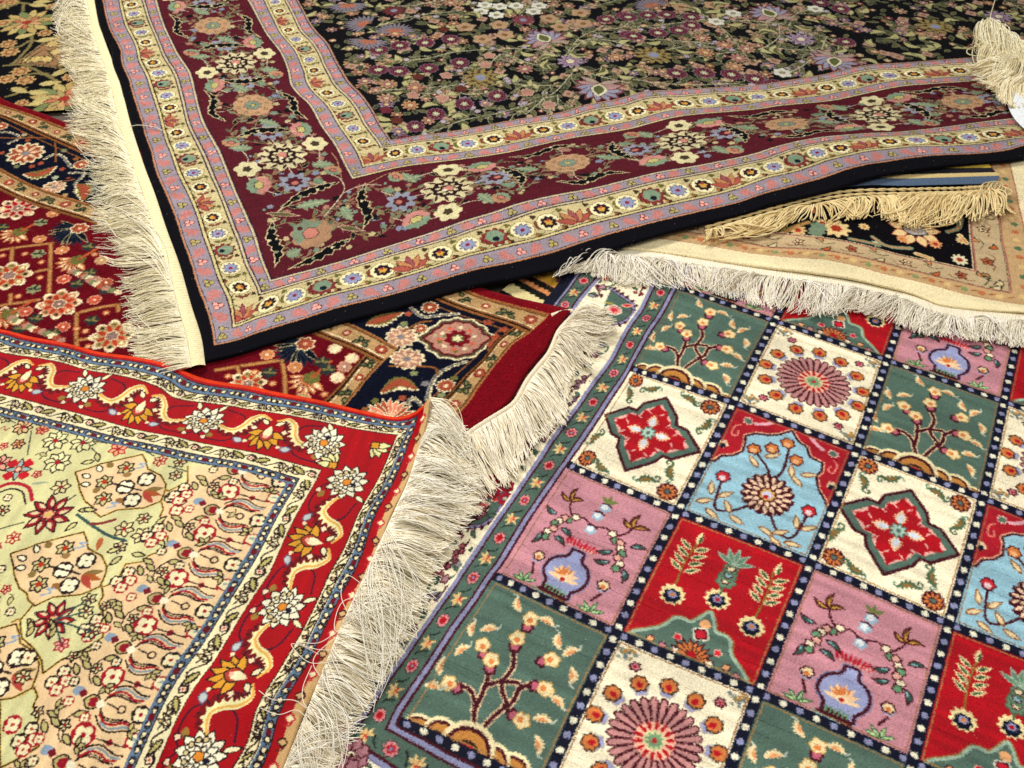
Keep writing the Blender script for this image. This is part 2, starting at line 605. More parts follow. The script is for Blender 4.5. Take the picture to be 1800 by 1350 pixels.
def guard_cream(v, L, w, x0=0.0, st=0.064):
    n = int(L / st) + 1
    xs = np.linspace(0, L, int(L / st * 6))
    v.line(np.stack([xs, w * (0.5 + 0.36 * np.cos(xs / st * math.pi))], 1), 1.0, 'olive', False, True)
    for i in range(n):
        x = x0 + (i + 0.5) * st
        k = i % 6
        y = w * 0.5
        R = w * 0.34
        if k == 0:
            for a in np.linspace(-1.1, 1.1, 5):
                v.leaf(x - R * 0.2, y - R * 0.9, R * 1.8, R * 0.7, math.pi / 2 + a, ['a85e50', 'b98860', '9a5a5c', 'b98860', 'a85e50'][int((a + 1.1) / 0.5)], 'maroon', 1.1)
        elif k in (1, 5):
            v.ros(x, y, R * 1.0, 1, 0, 'e6dcb4', 'olive', 1.1)
            v.ros(x, y, R * 0.74, 8, 0.3, '33232e', None)
            v.ros(x, y, R * 0.36, 5, 0.4, 'c9a24f', None)
            v.disc(x, y + R * .2, R * 0.14, 'b0463f')
        elif k in (2, 4):
            v.ros(x, y, R * 1.02, 1, 0, 'e6dcb4', '8b8350', 1.1)
            v.ros(x, y, R * 0.78, 9, 0.45, '969ab4', '3f405c', 1.1)
            v.disc(x, y, R * 0.2, '8e2a44')
        else:
            v.ros(x, y, R * 1.15, 10, 0.3, '8a3b3b', 'dark', 1.1)
            v.ros(x, y + R * 0.1, R * 0.8, 6, 0.15, '84987f', None)
            v.disc(x, y - R * 0.25, R * 0.3, '1c2433')
        for sgn, yy in ((-1, 0.16), (1, 0.84)):
            xx = x + st / 2
            v.leaf(xx, w * .5, st * .26, w * .12, sgn * 1.1, '7a7444' if i % 2 else '8a4a3a', '4a4428', .8)
            v.ros(xx + sgn * st * 0.08, w * yy, w * 0.105, 3, 0.5, '4a3a28' if (i + (sgn > 0)) % 2 else 'olive', None)
            v.disc(xx - sgn * st * 0.14, w * (1 - yy) * 1.0, w * 0.05, 'a8704a')


def tulip(v, x, y, R, rot, c1='d58a7c', c2='86a07e', c3='c9ba6c'):
    w = v.at(x, y, rot)
    a = np.linspace(-0.2, math.pi + 0.2, 13)
    r = R * (1 + 0.16 * (np.arange(13) % 2))
    w.poly(np.vstack([np.stack([r * np.cos(a), r * 0.85 * np.sin(a)], 1), [(-R * 0.3, -R * .1), (R * 0.3, -R * .1)]]), c2, None)
    w.poly(np.vstack([np.stack([r * np.cos(a), -r * 0.85 * np.sin(a)], 1), [(-R * 0.4, R * .1), (R * 0.4, R * .1)]]), c1, None)
    w.ros(0, 0, R * 0.55, 6, 0.3, c3, 'dark', 1.2, sy=0.7)


def cluster(v, fl=1, turn=0.0):
    """one repeat of the maroon border: a many-petalled blossom among blue, cream and pink flowers. local x along the border, y across"""
    s = 1.0
    v.line([(-.125, -.045), (-.09, -.075), (-.03, -.085), (.02, -.07), (.09, -.09)], 1.5, 'd2bfa0', px=True)
    v.line([(.125, .045), (.09, .075), (.02, .085), (-.05, .07), (-.10, .08)], 1.5, 'd2bfa0', px=True)
    v.line([(-.03, 0), (-.09, .01), (-.13, .05)], 1.5, 'd2bfa0', px=True)
    v.line([(.03, 0), (.09, -.01), (.13, -.05)], 1.5, 'd2bfa0', px=True)
    for sg in (1, -1):
        w = v.at(0, 0, 0 if sg > 0 else math.pi)
        w.ros(.098, .0, .035, 8, 0.45, 'bgrey', None, sy=1.0)
        w.ros(.098, .0, .018, 7, 0.4, '6f1c2c', 'dark', 1.1)
        w.disc(.102, .0, .007, 'd07a62')
        w.ros(.022, .080, .029, 6, 0.3, 'e0d49c', None, ph=0.6)
        w.ros(.022, .080, .011, 5, 0.3, '54452c', None)
        tulip(w, .085, .070, .027, 0.2, )
        w.leaf(-.05, .052, .05, .024, 1.9, 'sage', None, ser=1, mid='c0bf80')
        w.leaf(-.10, .040, .03, .018, 2.6, '7f9a78', None, ser=1)
        tulip(w, -.085, .088, .018, 2.2, 'c88f66', 'sage', 'cf7a66')
    v.ros(0, 0, .054, 11, 0.28, 'd8cb96', None)
    for i in range(11):
        a = i * 2 * math.pi / 11 + 0.3
        v.leaf(.03 * math.cos(a), .03 * math.sin(a), .022, .007, a + 0.5, '5c2a2c', None)
    v.ros(0, 0, .033, 9, 0.2, '3a1a22', None)
    v.ros(0, 0, .024, 9, 0.5, 'd8cb96', None)
    v.ros(0, 0, .017, 6, 0.3, '381820', None)
    v.ros(.003, 0, .012, 5, 0.35, 'd98a76', None)
    v.ros(-.006, -.004, .006, 5, 0.35, 'e8dcb4', None)


def discm(v):
    for sg in (1, -1):
        w = v.at(0, 0, 0 if sg > 0 else math.pi)
        w.line([(0, .04), (.004, .07), (-.006, .1)], 1.4, 'd2bfa0', px=True)
        w.leaf(.062, .006, .058, .024, -0.7, 'sage', None, ser=1, mid='b9bb80')
        sleaf(w, [(.045, .075), (.0, .098), (-.055, .083), (-.1, .098)], .02)
        sleaf(w, [(.115, .07), (.100, .03), (.112, -.02), (.135, -.055)], .024)
    v.ros(0, 0, .047, 12, 0.12, 'c89a6c', None)
    for i in range(8):
        a = i * math.pi / 4
        v.disc(.033 * math.cos(a), .033 * math.sin(a), .004, 'c89a6c', '5a3a2c', 1)
    v.ros(0, 0, .021, 8, 0.3, '84987f', '8e4a3c', 1.2)
    v.disc(0, 0, .006, 'c9ba6c', '3a3a2a', 1)


def sleaf(v, pts, w, a='black', b='d9c48e'):
    """black arabesque leaf with a cream outline and pale flecks"""
    p = crom(np.asarray(pts, float), 5)
    d = np.gradient(p, axis=0)
    n = np.stack([-d[:, 1], d[:, 0]], 1)
    n /= np.linalg.norm(n, axis=1, keepdims=True)
    t = np.linspace(0, 1, len(p))
    h = (w * np.sin(math.pi * np.clip(t * 1.05, 0, 1)) ** 0.8 * (1 + 0.3 * np.where(np.arange(len(p)) % 2, 1, -1)))[:, None] * 0.5
    q = np.vstack([p + n * h * 1.2, (p - n * h * 0.5)[::-1]])
    v.poly(q, a, b, 1.4)
    g = np.random.default_rng(int(abs(p[0, 0]) * 1e4) % 1000)
    for i in range(2, len(p) - 2, 4):
        v.ros(*(p[i] + n[i] * h[i] * g.uniform(-.2, .8)), w * 0.17, 3, 0.5, '8d9a76' if i % 3 else 'e0d2a4', None)


def daisy(v, x, y, R, c='wine', c2='94607a', cc='cfcaa0', n=11):
    v.ros(x, y, R, n, 0.16, c2)
    v.ros(x, y, R * 0.88, n, 0.12, c)
    for i in range(n):
        a = (i + .5) * 2 * math.pi / n
        v.disc(x + R * .66 * math.cos(a), y + R * .66 * math.sin(a), R * 0.10, 'a84058')
    v.ros(x, y, R * 0.42, 8, 0.75, cc)


def starfl(v, x, y, R, c='c98f5e', c2='b06a70', cc='d8c080', n=9, ph=0.0):
    v.ros(x, y, R * 1.02, n, 0.45, 'dark', ph=ph)
    v.ros(x, y, R * 0.92, n, 0.55, c, ph=ph)
    v.ros(x, y, R * 0.62, n, 0.6, c2, ph=ph)
    v.ros(x, y, R * 0.28, 5, 0.3, cc)


def lotus(v, x, y, R, rot=0.0, c='9a9ab4', c2='8e3a3a', c3='6f7438', c4='ddd6ac'):
    w = v.at(x, y, rot)
    for a in np.linspace(-1.9, 1.9, 9):
        w.leaf(0, -R * .2, R * 1.15, R * .5, math.pi / 2 + a, c2, None)
        w.leaf(0, -R * .2, R * 0.98, R * .42, math.pi / 2 + a, c if abs(a) < 1.6 else 'c08f8a', None)
    w.leaf(0, -R * .5, R * 1.0, R * .7, math.pi / 2, c4, 'dark', 1.0)
    w.leaf(0, -R * .38, R * 0.72, R * .45, math.pi / 2, c3, None)
    for sg in (1, -1):
        w.leaf(0, -R * .5, R * 1.0, R * .28, math.pi / 2 + sg * 2.0, 'b9a08c', c2, 1.0)


def fan(v, x, y, R, rot=0.0, c='8c8390', c2='c8704e'):
    w = v.at(x, y, rot)
    for a in np.linspace(-1.5, 1.5, 13):
        w.leaf(0, 0, R, R * .2, math.pi / 2 + a, c, '3a2c34', 1.0)
    for a in np.linspace(-1.2, 1.2, 5):
        w.leaf(0, 0, R * .5, R * .2, math.pi / 2 + a, c2, None)


def stem(v, pts, g, leaf=True, c='b9b48a', w=1.5, ls=.030, cols=('olive', '5f6636', '6d6a3b', '4f5a34')):
    p = crom(np.asarray(pts, float), 8)
    L = np.r_[0, np.cumsum(np.linalg.norm(np.diff(p, axis=0), axis=1))]
    if leaf:
        for i, d in enumerate(np.arange(0.012, L[-1], 0.017)):
            x, y = np.interp(d, L, p[:, 0]), np.interp(d, L, p[:, 1])
            x2, y2 = np.interp(d + .004, L, p[:, 0]), np.interp(d + .004, L, p[:, 1])
            a = math.atan2(y2 - y, x2 - x) + (1 if i % 2 else -1) * g.uniform(.45, .85)
            s = g.uniform(.65, 1.15)
            v.leaf(x, y, ls * s, ls * .38 * s, a, cols[int(g.integers(len(cols)))], '9a966a' if g.random() < .6 else None, 1.0)
    v.line(p, w, c, False, True)


UL1 = [0, .024, .067, .130, .170, .412, .453, .510, .545]
VL1 = [0, .045, .085, .165, .205, .490, .530, .605, .635]
LM1 = [
    ('u', 0, [(166, 0), (176, 50), (196, 106), (211.5, 151), (229, 219), (252, 290), (271, 340), (292, 403), (315, 466), (335, 536), (352.6, 592)]),
    ('u', .024, [(181, 0), (191, 45), (214, 90), (228, 141), (252, 214), (267, 264), (292, 340), (315, 395), (337, 461), (360, 531)]),
    ('u', .067, [(209, 0), (222, 50), (243, 106), (262, 151), (292, 252), (312, 305), (330, 340), (360, 423), (385, 496)]),
    ('u', .130, [(249, 0), (267, 50), (287, 101), (312, 151), (327, 214), (352.5, 267), (385, 340), (408, 405), (430.6, 466)]),
    ('u', .170, [(277, 0), (292, 50), (336, 126), (360, 214), (388, 264), (415.5, 337), (450, 408)]),
    ('u', .412, [(433, 0), (475, 70.5), (500, 111), (508, 148.6), (541, 181), (561, 219), (586, 252), (603.6, 290)]),
    ('u', .453, [(465, 0), (483, 40), (518, 88), (535.6, 126), (558, 171), (593.5, 219), (616, 252)]),
    ('u', .510, [(499, 0), (525.5, 55), (551, 83), (566, 116), (586, 151), (611, 173), (636, 216.6)]),
    ('u', .545, [(523, 0), (550.7, 48), (576, 75.5), (598.6, 118), (611, 141), (633, 164), (661.5, 204)]),
    ('v', .006, [(450, 612), (601, 566), (702, 540), (802.6, 510), (900, 490), (1000.7, 466), (1076, 438), (1152, 414), (1252.6, 388), (1350, 360),
                 (1464, 333), (1555.6, 306), (1647, 294), (1800, 280)]),
    ('v', .045, [(450, 585.5), (538, 559), (702, 514), (900, 462), (1000.7, 433), (1101.5, 403), (1202, 378), (1303, 355), (1372, 334), (1464, 307),
                 (1555.6, 286), (1652, 272), (1800, 254)]),
    ('v', .085, [(450, 559), (576, 519), (702, 488.6), (828, 448), (900, 430.6), (1051, 390), (1202, 355), (1350, 310), (1451, 282), (1526, 264), (1602, 257), (1800, 242)]),
    ('v', .165, [(550.7, 491), (676.6, 453), (802.6, 418), (900, 389), (1026, 355), (1350, 282), (1476, 249), (1577, 239), (1677, 232), (1800, 222)]),
    ('v', .205, [(601, 458), (702, 425.6), (802.6, 390), (900, 358), (996, 337), (1152, 302), (1350, 260), (1451, 239), (1577, 232), (1702.5, 216.6), (1778, 206.5)]),
    ('v', .490, [(702, 294.6), (802.6, 282), (900, 268), (1000.7, 244), (1101.5, 229), (1177, 209), (1252.6, 199), (1350, 191), (1476, 176), (1577, 153.6), (1702.5, 143.5)]),
    ('v', .530, [(727, 277), (900, 252), (1000.7, 231.7), (1076, 219), (1177, 194), (1350, 175), (1476, 161), (1577, 141), (1728, 131)]),
    ('v', .605, [(752, 247), (900, 224), (1000.7, 209), (1101.5, 186), (1202, 171), (1303, 163), (1350, 161), (1476, 138.5), (1577, 123), (1702.5, 113)]),
    ('v', .635, [(777, 234), (900, 211), (1026, 184), (1126.6, 161), (1202, 156), (1303, 151), (1350, 146), (1476, 123), (1551.5, 111), (1677, 103)]),
    ('p', (.0, .006), [(358, 636)]), ('p', (.024, .045), [(378, 605.6)]), ('p', (.067, .085), [(410.5, 577)]), ('p', (.13, .165), [(457.6, 519)]),
    ('p', (.17, .205), [(477.7, 491)]), ('p', (.412, .49), [(618.7, 315)]), ('p', (.453, .53), [(637.6, 294.6)]), ('p', (.51, .605), [(669, 259)]),
    ('p', (.545, .635), [(686.7, 246.8)])]


def build_r1():
    lie = Lie(.045, (360, 642), 20.9, LM1, lam=1.5e-3, wave=0.55, dzr=(-.004, .035))
    print('R1 rms', lie.rms, math.degrees(lie.th))
    cv = Canvas(0, 0, 2.80, 1.86, .0014, 'black')
    bu = sum((cv.U >= x).astype(int) for x in UL1[1:])
    bv = sum((cv.V >= x).astype(int) for x in VL1[1:])
    band = np.minimum(bu + 0 * bv, bv + 0 * bu)
    low = bv <= bu
    base = ['black', 'lilac', 'cream', 'lilac', 'maroon', 'lilac', 'cream', 'lilac', '14141b']
    for i, c in enumerate(base):
        cv.fill(band == i, c)
    B, Lv = View(cv, np.eye(3)), mirror(cv)
    P = lambda x, y: lie.inv([(x, y)])[0]
    for k, fn in ((1, guard_lilac), (2, guard_cream), (3, guard_lilac), (5, guard_lilac), (6, guard_cream), (7, guard_lilac)):
        cv.clip = (band == k) & low
        fn(B.at(UL1[k] + .0, VL1[k]), 2.8, VL1[k + 1] - VL1[k])
        cv.clip = (band == k) & ~low
        fn(Lv.at(VL1[k] + .02, UL1[k]), 1.8, UL1[k + 1] - UL1[k])
    # the maroon main border: an interlacing stem under the blossoms
    main = band == 4
    cv.clip = main
    gg = np.random.default_rng(77)
    for side in (0, 1):
        cv.clip = main & (low if side == 0 else ~low)
        vv = B.at(0, .347) if side == 0 else Lv.at(0, .291)
        hw = .112 if side == 0 else .095
        for ph, am in ((0, .85), (math.pi, .85), (1.3, .5), (3.6, .3)):
            xs = np.arange(.2, 2.8, .03)
            stem(vv, np.stack([xs, hw * am * np.sin(xs / .175 * math.pi + ph)], 1), gg, c='a8865e', w=1.3, ls=.026, cols=('7f8a66', '8a7446', '5f6b4a', '9a6a50', '1b1a1e'))
        for i in range(420):
            x, y = gg.uniform(.2, 2.8), gg.uniform(-hw, hw)
            vv.ros(x, y, gg.uniform(.006, .011), 5, .35, ['84987f', 'b98068', 'c9b27c', '8b90a6', '1b1a1e'][i % 5], 'dark' if i % 2 else None, 1.0, ph=i)
    for side, cc, dd in (('B', [(785, 330), (1200, 250), (1540, 200), (1810, 160)], [(1005, 296), (1375, 211), (1692, 178)]),
                         ('L', [(492, 275), (406, 112), (345, -20)], [(438, 186), (373, 45)])):
        cv.clip = main & (low if side == 'B' else ~low)
        for px in cc:
            q = P(*px)
            v = B.at(q[0], .347) if side == 'B' else Lv.at(q[1], .291, 0, 1.0, .86)
            cluster(v.at(0, 0, 0, 1.2))
        for px in dd:
            q = P(*px)
            v = B.at(q[0], .347) if side == 'B' else Lv.at(q[1], .291, 0, 1.0, .86)
            discm(v.at(0, 0, 0, 1.2))
    cv.clip = main
    d = zf(440, 200, 3.913)
    D = lambda *a: [P(*d(a[i], a[i + 1])) for i in range(0, len(a), 2)]
    q = D(415, 820)[0]
    v = B.at(*q, 0.75)
    v.ros(0, -.004, .052, 9, 0.2, 'b98a62')
    v.poly([(-.045, .0), (-.036, .02), (-.028, .036), (-.012, .04), (.0, .052), (.016, .042), (.032, .044), (.034, .024), (.046, .0), (.0, -.004)], '869678')
    v.ros(0, 0, .02, 6, .2, 'd5806c', 'dark', 1.3)
    v.disc(0, .032, .006, 'maroon', '3a2020')
    for a, b, c_, e, L_, W_ in ((320, 640, 520, 600, .075, .03), (625, 640, 700, 730, .065, .03), (250, 980, 330, 940, .04, .032)):
        (x, y), (x2, y2) = D(a, b, c_, e)
        v = B
        v.leaf(x, y, L_, W_, math.atan2(y2 - y, x2 - x), 'sage', None, ser=1, mid='c0bf80')
    sleaf(B, D(150, 740, 130, 850, 180, 950, 170, 1055), .03)
    sleaf(B, D(690, 860, 590, 900, 430, 990, 260, 1070), .03)
    sleaf(B, D(610, 470, 480, 500, 330, 560, 190, 670), .028)
    sleaf(B, D(790, 480, 750, 580, 800, 700, 775, 790), .03)
    B.line(D(560, 420, 620, 450, 640, 540, 500, 715), 1.6, 'd2bfa0', px=True)
    B.line(D(900, 490, 780, 490, 650, 540, 600, 600), 1.6, 'd2bfa0', px=True)
    B.line(D(1100, 390, 950, 410, 810, 480), 1.4, 'c79b6c', px=True)
    B.line(D(560, 270, 600, 330, 630, 450), 1.4, 'c79b6c', px=True)
    B.leaf(*D(600, 775)[0], .075, .014, -.62, 'olive', 'd9a88c')
    B.leaf(*D(110, 685)[0], .075, .014, -.48, 'olive', 'd9a88c')
    # lines between bands
    cv.clip = None
    for k in range(1, 9):
        for off, c, w in ((0, 'dark', 2.0), (.0042, 'cfc08e', 2.0), (.008, 'dark', 1.2)) if k not in (1, 8) else ((0, 'c08a62', 2.2), (.004, 'dark', 1.2)):
            sg = -1 if k in (4, 8) else 1
            u, vv = UL1[k] + off * sg, VL1[k] + off * sg
            cv._stroke(cv.tr([(u, 1.86), (u, vv), (2.8, vv)]), w, c)
    # ---- field sprays
    fld = band == 8
    cv.clip = fld
    g = np.random.default_rng(11)
    c1, c2 = zf(660, 0, 4.0), zf(1100, 0, 4.5)
    Q = lambda z, *a: [P(*z(a[i], a[i + 1])) for i in range(0, len(a), 2)]
    # scattered small filling first
    taken = []
    for i in range(5200):
        x, y = g.uniform(.56, 2.75), g.uniform(.65, 1.85)
        if any((x - a) ** 2 + (y - b) ** 2 < .00042 for a, b in taken[-500:]):
            continue
        taken.append((x, y))
        r = g.random()
        a = g.uniform(0, 6.28)
        if r < .52:
            B.leaf(x, y, g.uniform(.02, .04), .013, a, ['olive', '57603a', '45523a', '6d6a3b'][i % 4], '8d8a60', 1.0)
        elif r < .66:
            B.ros(x, y, g.uniform(.009, .014), 6, .3, ['rust', '8e3a3a', 'c98f5e', 'a9743e', 'c2a06a'][i % 5], 'dark')
            B.disc(x, y, .004, 'd8c9a0')
        elif r < .80:
            starfl(B, x, y, g.uniform(.016, .023), ['c98f5e', 'b9887c', 'c4a06c', '9b86a0'][i % 4], ['9a5560', 'c2704e', '8e3a4a'][i % 3], n=7, ph=a)
        elif r < .9:
            B.leaf(x, y, .05, .02, a, 'c2ba74', 'olive', 1.2, bend=.25)
        else:
            B.ros(x, y, .018, 4, .35, 'c4957c', '5a3a2c', 1.0)
            B.disc(x, y, .006, 'a9743e')
    ST = [Q(c1, 1330, 400, 1100, 345, 850, 345, 560, 365, 330, 415, 0, 425), Q(c1, 1410, 480, 1270, 640, 1080, 730, 880, 790, 600, 850, 400, 930, 300, 975),
          Q(c1, 1340, 385, 1430, 270, 1560, 210, 1720, 195, 1790, 150), Q(c1, 1360, 370, 1480, 280, 1620, 280, 1790, 320),
          Q(c1, 1430, 475, 1560, 530, 1790, 585), Q(c1, 1280, 600, 1100, 600, 980, 590), Q(c1, 0, 190, 150, 140, 320, 105, 590, 75),
          Q(c1, 0, 640, 300, 620, 540, 600, 800, 560), Q(c1, 1270, 450, 1100, 450, 900, 380, 800, 450, 700, 490), Q(c1, 300, 690, 540, 600, 620, 660, 820, 650),
          Q(c1, 30, 40, 250, 40, 420, 10, 600, 5), Q(c1, 1280, 670, 1180, 700, 1060, 800), Q(c1, 1280, 670, 1290, 740, 1330, 755), Q(c1, 1010, 100, 1080, 40, 1120, 5),
          Q(c2, 0, 625, 300, 660, 600, 670, 830, 660, 1000, 680), Q(c2, 0, 215, 200, 205, 420, 180, 640, 150), Q(c2, 1110, 370, 1000, 400, 780, 420, 560, 450),
          Q(c2, 1110, 370, 1210, 290, 1210, 180), Q(c2, 1300, 180, 1290, 240, 1400, 260, 1600, 290), Q(c2, 1300, 150, 1380, 90, 1450, 80),
          Q(c2, 1450, 370, 1490, 430, 1400, 520, 1300, 570), Q(c2, 1110, 370, 1300, 390, 1500, 400), Q(c2, 0, 70, 200, 130, 430, 120),
          Q(c2, 1590, 290, 1550, 400, 1570, 440), Q(c2, 800, 165, 1000, 165, 1250, 190), Q(c2, 300, 400, 520, 350, 600, 330), Q(c2, 150, 310, 400, 320, 640, 340)]
    for s_ in ST:
        stem(B, s_, g, c='c9c39a', w=1.7)
    for s_ in ST[:]:                                    # side twigs ending in buds
        p = crom(np.array(s_), 4)
        for i in range(1, len(p) - 1, 2):
            a = math.atan2(*(p[i + 1] - p[i])[::-1]) + (1 if i % 4 == 1 else -1) * g.uniform(.5, 1.0)
            L_ = g.uniform(.04, .085)
            q = [p[i], p[i] + L_ * .5 * np.array([math.cos(a), math.sin(a)]), p[i] + L_ * np.array([math.cos(a + .4), math.sin(a + .4)])]
            stem(B, q, g, c='b5ae86', w=1.1, ls=.018)
            B.ros(q[-1][0], q[-1][1], .010, 6, .35, ['b58a92', 'c2a078', '8e3a4a', 'b9a6b0'][i % 4], 'dark', .9)
    for _ in range(16):
        x, y, a = g.uniform(1.2, 2.7), g.uniform(1.0, 1.8), g.uniform(-.5, .8)
        pts = [(x + d_ * math.cos(a + .6 * math.sin(d_ * 9)), y + d_ * math.sin(a + .6 * math.sin(d_ * 9))) for d_ in np.linspace(0, .5, 6)]
        stem(B, pts, g, w=1.3)
    for z, xs in ((c1, [(25, 350), (170, 320), (350, 300), (530, 275), (20, 490), (165, 500), (375, 480), (595, 440), (855, 675), (625, 730), (425, 800), (280, 890),
                        (200, 985), (1620, 135), (1750, 110), (1780, 245)]),
                  (c2, [(60, 285), (255, 260), (420, 240), (520, 200), (520, 135), (325, 115), (175, 120), (20, 135), (400, 580), (620, 575), (835, 590),
                        (1025, 625), (1170, 665), (1700, 70), (1540, 20), (1740, 330)])):
        for a in xs:
            q = P(*z(*a))
            daisy(B, q[0], q[1], .027)
    for z, xs in ((c1, [(770, 35), (875, 45), (740, 80), (850, 105), (990, 40), (1150, 40), (1110, 80)]), (c2, [(715, 170), (850, 105), (1240, 575), (1500, 70)])):
        for a in xs:
            q = P(*z(*a))
            B.ros(q[0], q[1], .026, 6, .3, 'd9d6c0', '4f5a34', 1.2)
            B.disc(q[0], q[1], .007, 'a9a070', '5a4a34', 1)
    for z, xs in ((c1, [(90, 590), (280, 615), (75, 690), (245, 740), (1050, 485), (1690, 400), (530, 20), (140, 235)]), (c2, [(605, 300), (780, 355), (955, 385), (630, 415), (895, 460), (865, 525)])):
        for i, a in enumerate(xs):
            q = P(*z(*a))
            starfl(B, q[0], q[1], .027, ['d09a62', 'c98a72', 'd0a070'][i % 3], ['a85a6a', 'c0684a'][i % 2], 'd8c080', 9, i)
    for z, (a, b), R, rot in ((c1, (1180, 265), .062, .2), (c1, (1570, 635), .062, 2.6), (c2, (1130, 100), .062, .1), (c2, (1650, 490), .062, 2.5)):
        q = P(*z(a, b))
        lotus(B, q[0], q[1], R, rot)
    for z, (a, b) in ((c1, (1370, 430)), (c2, (1385, 310)), (zf(1600, 0, 4.5), (700, 130))):
        q = P(*z(a, b))
        starfl(B, q[0], q[1], .042, 'a78fa8', '9b6f86', 'e0d6b0', 10)
    for z, (a, b), R, cc in ((c1, (740, 545), .052, 'a89048'), (c2, (220, 435), .052, 'a89048'), (zf(1600, 0, 4.5), (200, 210), .05, 'a89048'), (c1, (1040, 140), .035, 'a84058'),
                             (c1, (130, 75), .035, '8e2a3a')):
        q = P(*z(a, b))
        B.ros(*q, R, 12, .45, cc, 'dark')
        B.ros(*q, R * .66, 9, .4, '6a4a2c')
        B.ros(*q, R * .5, 6, .3, cc)
        B.disc(*q, R * .28, '8f93b0')
    for z, xs in ((c1, [(630, 190), (750, 275), (910, 245), (870, 175), (1440, 90), (1460, 165), (1300, 190), (1220, 130)]), (c2, [(440, 55), (690, 40)])):
        for i, a in enumerate(xs):
            q = P(*z(*a))
            B.ros(*q, .030, 5, .3, 'c4986c', '5f6636', 1.2, ph=i)
            B.ros(*q, .010, 4, .3, '9a6a34')
    for z, xs in ((c1, [(1150, 425), (1240, 495), (1500, 380), (1590, 460), (620, 90)]), (c2, [(1050, 275), (1250, 440), (1500, 215), (1680, 350), (450, 60), (700, 60)])):
        for i, a in enumerate(xs):
            q = P(*z(*a))
            B.leaf(*q, .062, .026, i * 1.3, 'c6bf7a', '4f5a34', 1.3, bend=.3)
            B.leaf(q[0], q[1], .05, .012, i * 1.3, 'olive', None, bend=.3)
    for a, b in [(300, 540), (500, 530), (600, 625), (470, 690), (480, 205), (800, 390), (775, 455), (1070, 650), (1220, 740), (150, 845), (75, 775), (265, 670)]:
        q = P(*c1(a, b))
        B.ros(*q, .018, 5, .3, ['rust', '8e2a3a', 'c98a72'][(a // 10) % 3], 'd0b090' if a % 3 else 'dark', 1.1)
    for a, b in [(740, 190), (610, 215)]:
        pass
    for z, (a, b), rot in ((zf(450, 0, 3.971), (770, 170), .8), (zf(450, 0, 3.971), (790, 280), 2.6), (zf(450, 0, 3.971), (970, 225), -.3), (zf(450, 0, 3.971), (640, 30), 2.9),
                           (c2, (220, 50), .3)):
        q = P(*z(a, b))
        fan(B, q[0], q[1], .062, rot)
    cv.clip = None
    m = np.broadcast_to(fld, (cv.H, cv.W))
    f_ = cv.img[m]
    lum = f_.mean(1, keepdims=True)
    cv.img[m] = (lum + (f_ - lum) * .68) * .93          # the small sprays are dyed in dusty, close-toned colours
    m = np.broadcast_to(main, (cv.H, cv.W))
    f_ = cv.img[m]
    lum = f_.mean(1, keepdims=True)
    cv.img[m] = (lum + (f_ - lum) * .74) * .96
    cv.finish(jit=0.42, grain=.07, abr=.05, seed=2)
    # woven parts: dark outer edge, outer guards, main border, inner guards, field
    part = np.select([band == 0, band <= 3, band == 4, band <= 7], [0, 1, 2, 3], 4)
    root = thing('floral_rug', 'large black-ground rug of flowering sprays with a maroon border, on top of the pile', 'rug', (*lie.world(np.array([[.3, .4]]))[0][:2], .03))

    def prof(U, V):
        d = np.minimum(U / .35, V)                       # the long side shows a thick rounded pile edge
        a = 1 - np.clip(V / .013, 0, 1)
        b = 1 - np.clip(U / .006, 0, 1)
        return -.013 * (1 - np.sqrt(np.clip(1 - a ** 2, 0, 1))) - .006 * b ** 2 - 0 * d
    sheet(lie, cv, part, ['edge_band', 'outer_guard_border', 'main_border', 'inner_guard_border', 'field'], WOOL, root, lambda x, y: (x > -60) & (x < 1960) & (y > -40), prof, pile=.0003,
          labels={0: 'plain black pile edge', 2: 'maroon border of blossoms and leaves'})
    # cotton end: flat woven strip and fringe
    e = [(166, 0), (176, 50), (196, 106), (211.5, 151), (229, 219), (252, 290), (271, 340), (292, 403), (315, 466), (335, 536), (352.6, 592), (360, 642)]
    e = [(148, -70)] + e
    wd = [12, 13, 14, 15, 16, 18, 18, 19, 20, 21, 22, 24, 18]
    f = [(x - w_, y + 3) for (x, y), w_ in zip(e, wd)]
    f[-1] = (336, 645)
    ribbon('end_strip', [(x + 1, y) for x, y in e], .041, f, [.034] * 6 + [.036, .04, .046, .05, .052, .052, .050], 700, 9, COTTON, root, c='eae0b4', c2='d8cc9e', bulge=.003)
    tips = [(96, -60), (103, 12), (100, 60), (112, 105), (135, 150), (126, 215), (152, 280), (168, 350), (176, 420), (204, 480), (226, 540), (232, 592), (252, 655)]
    fringe('fringe', f, [.034] * 6 + [.036, .04, .046, .05, .052, .052, .050], tips, [.02] * 4 + [.03] * 9, 1800, .0013, COTTON, root, ('fdf6dc', 'e2d6ac'), lift=.010, sway=.5,
           clump=15, seed=21, stack=.014, swirl=.4, jit=.16)
    fringe('fringe', f, [.034] * 6 + [.036, .04, .046, .05, .052, .052, .050], tips, [.03] * 13, 200, .0012, COTTON, root, ('fffae6', 'e6dcb8'), lift=.014, sway=1.6,
           clump=9, seed=22, stack=.016, swirl=.3, jit=.18)
    q = pline([(226, 223), (240, 220), (256, 221), (272, 223), (286, 230)], np.linspace(0, 1, 24))
    zz = .050 + .003 * np.sin(np.linspace(0, 3.1, 24))
    pth = np.array([[[*un([p], k)[0], k] for p, k in zip(q, zz)]])
    Vx, Fx = tubes(pth, np.full((1, 24), .0009), 5)
    mesh_np('loose_thread', Vx, Fx, COTTON, root, np.tile(s2l(hx('e0d6c0')), (len(Vx), 1)))
    return lie
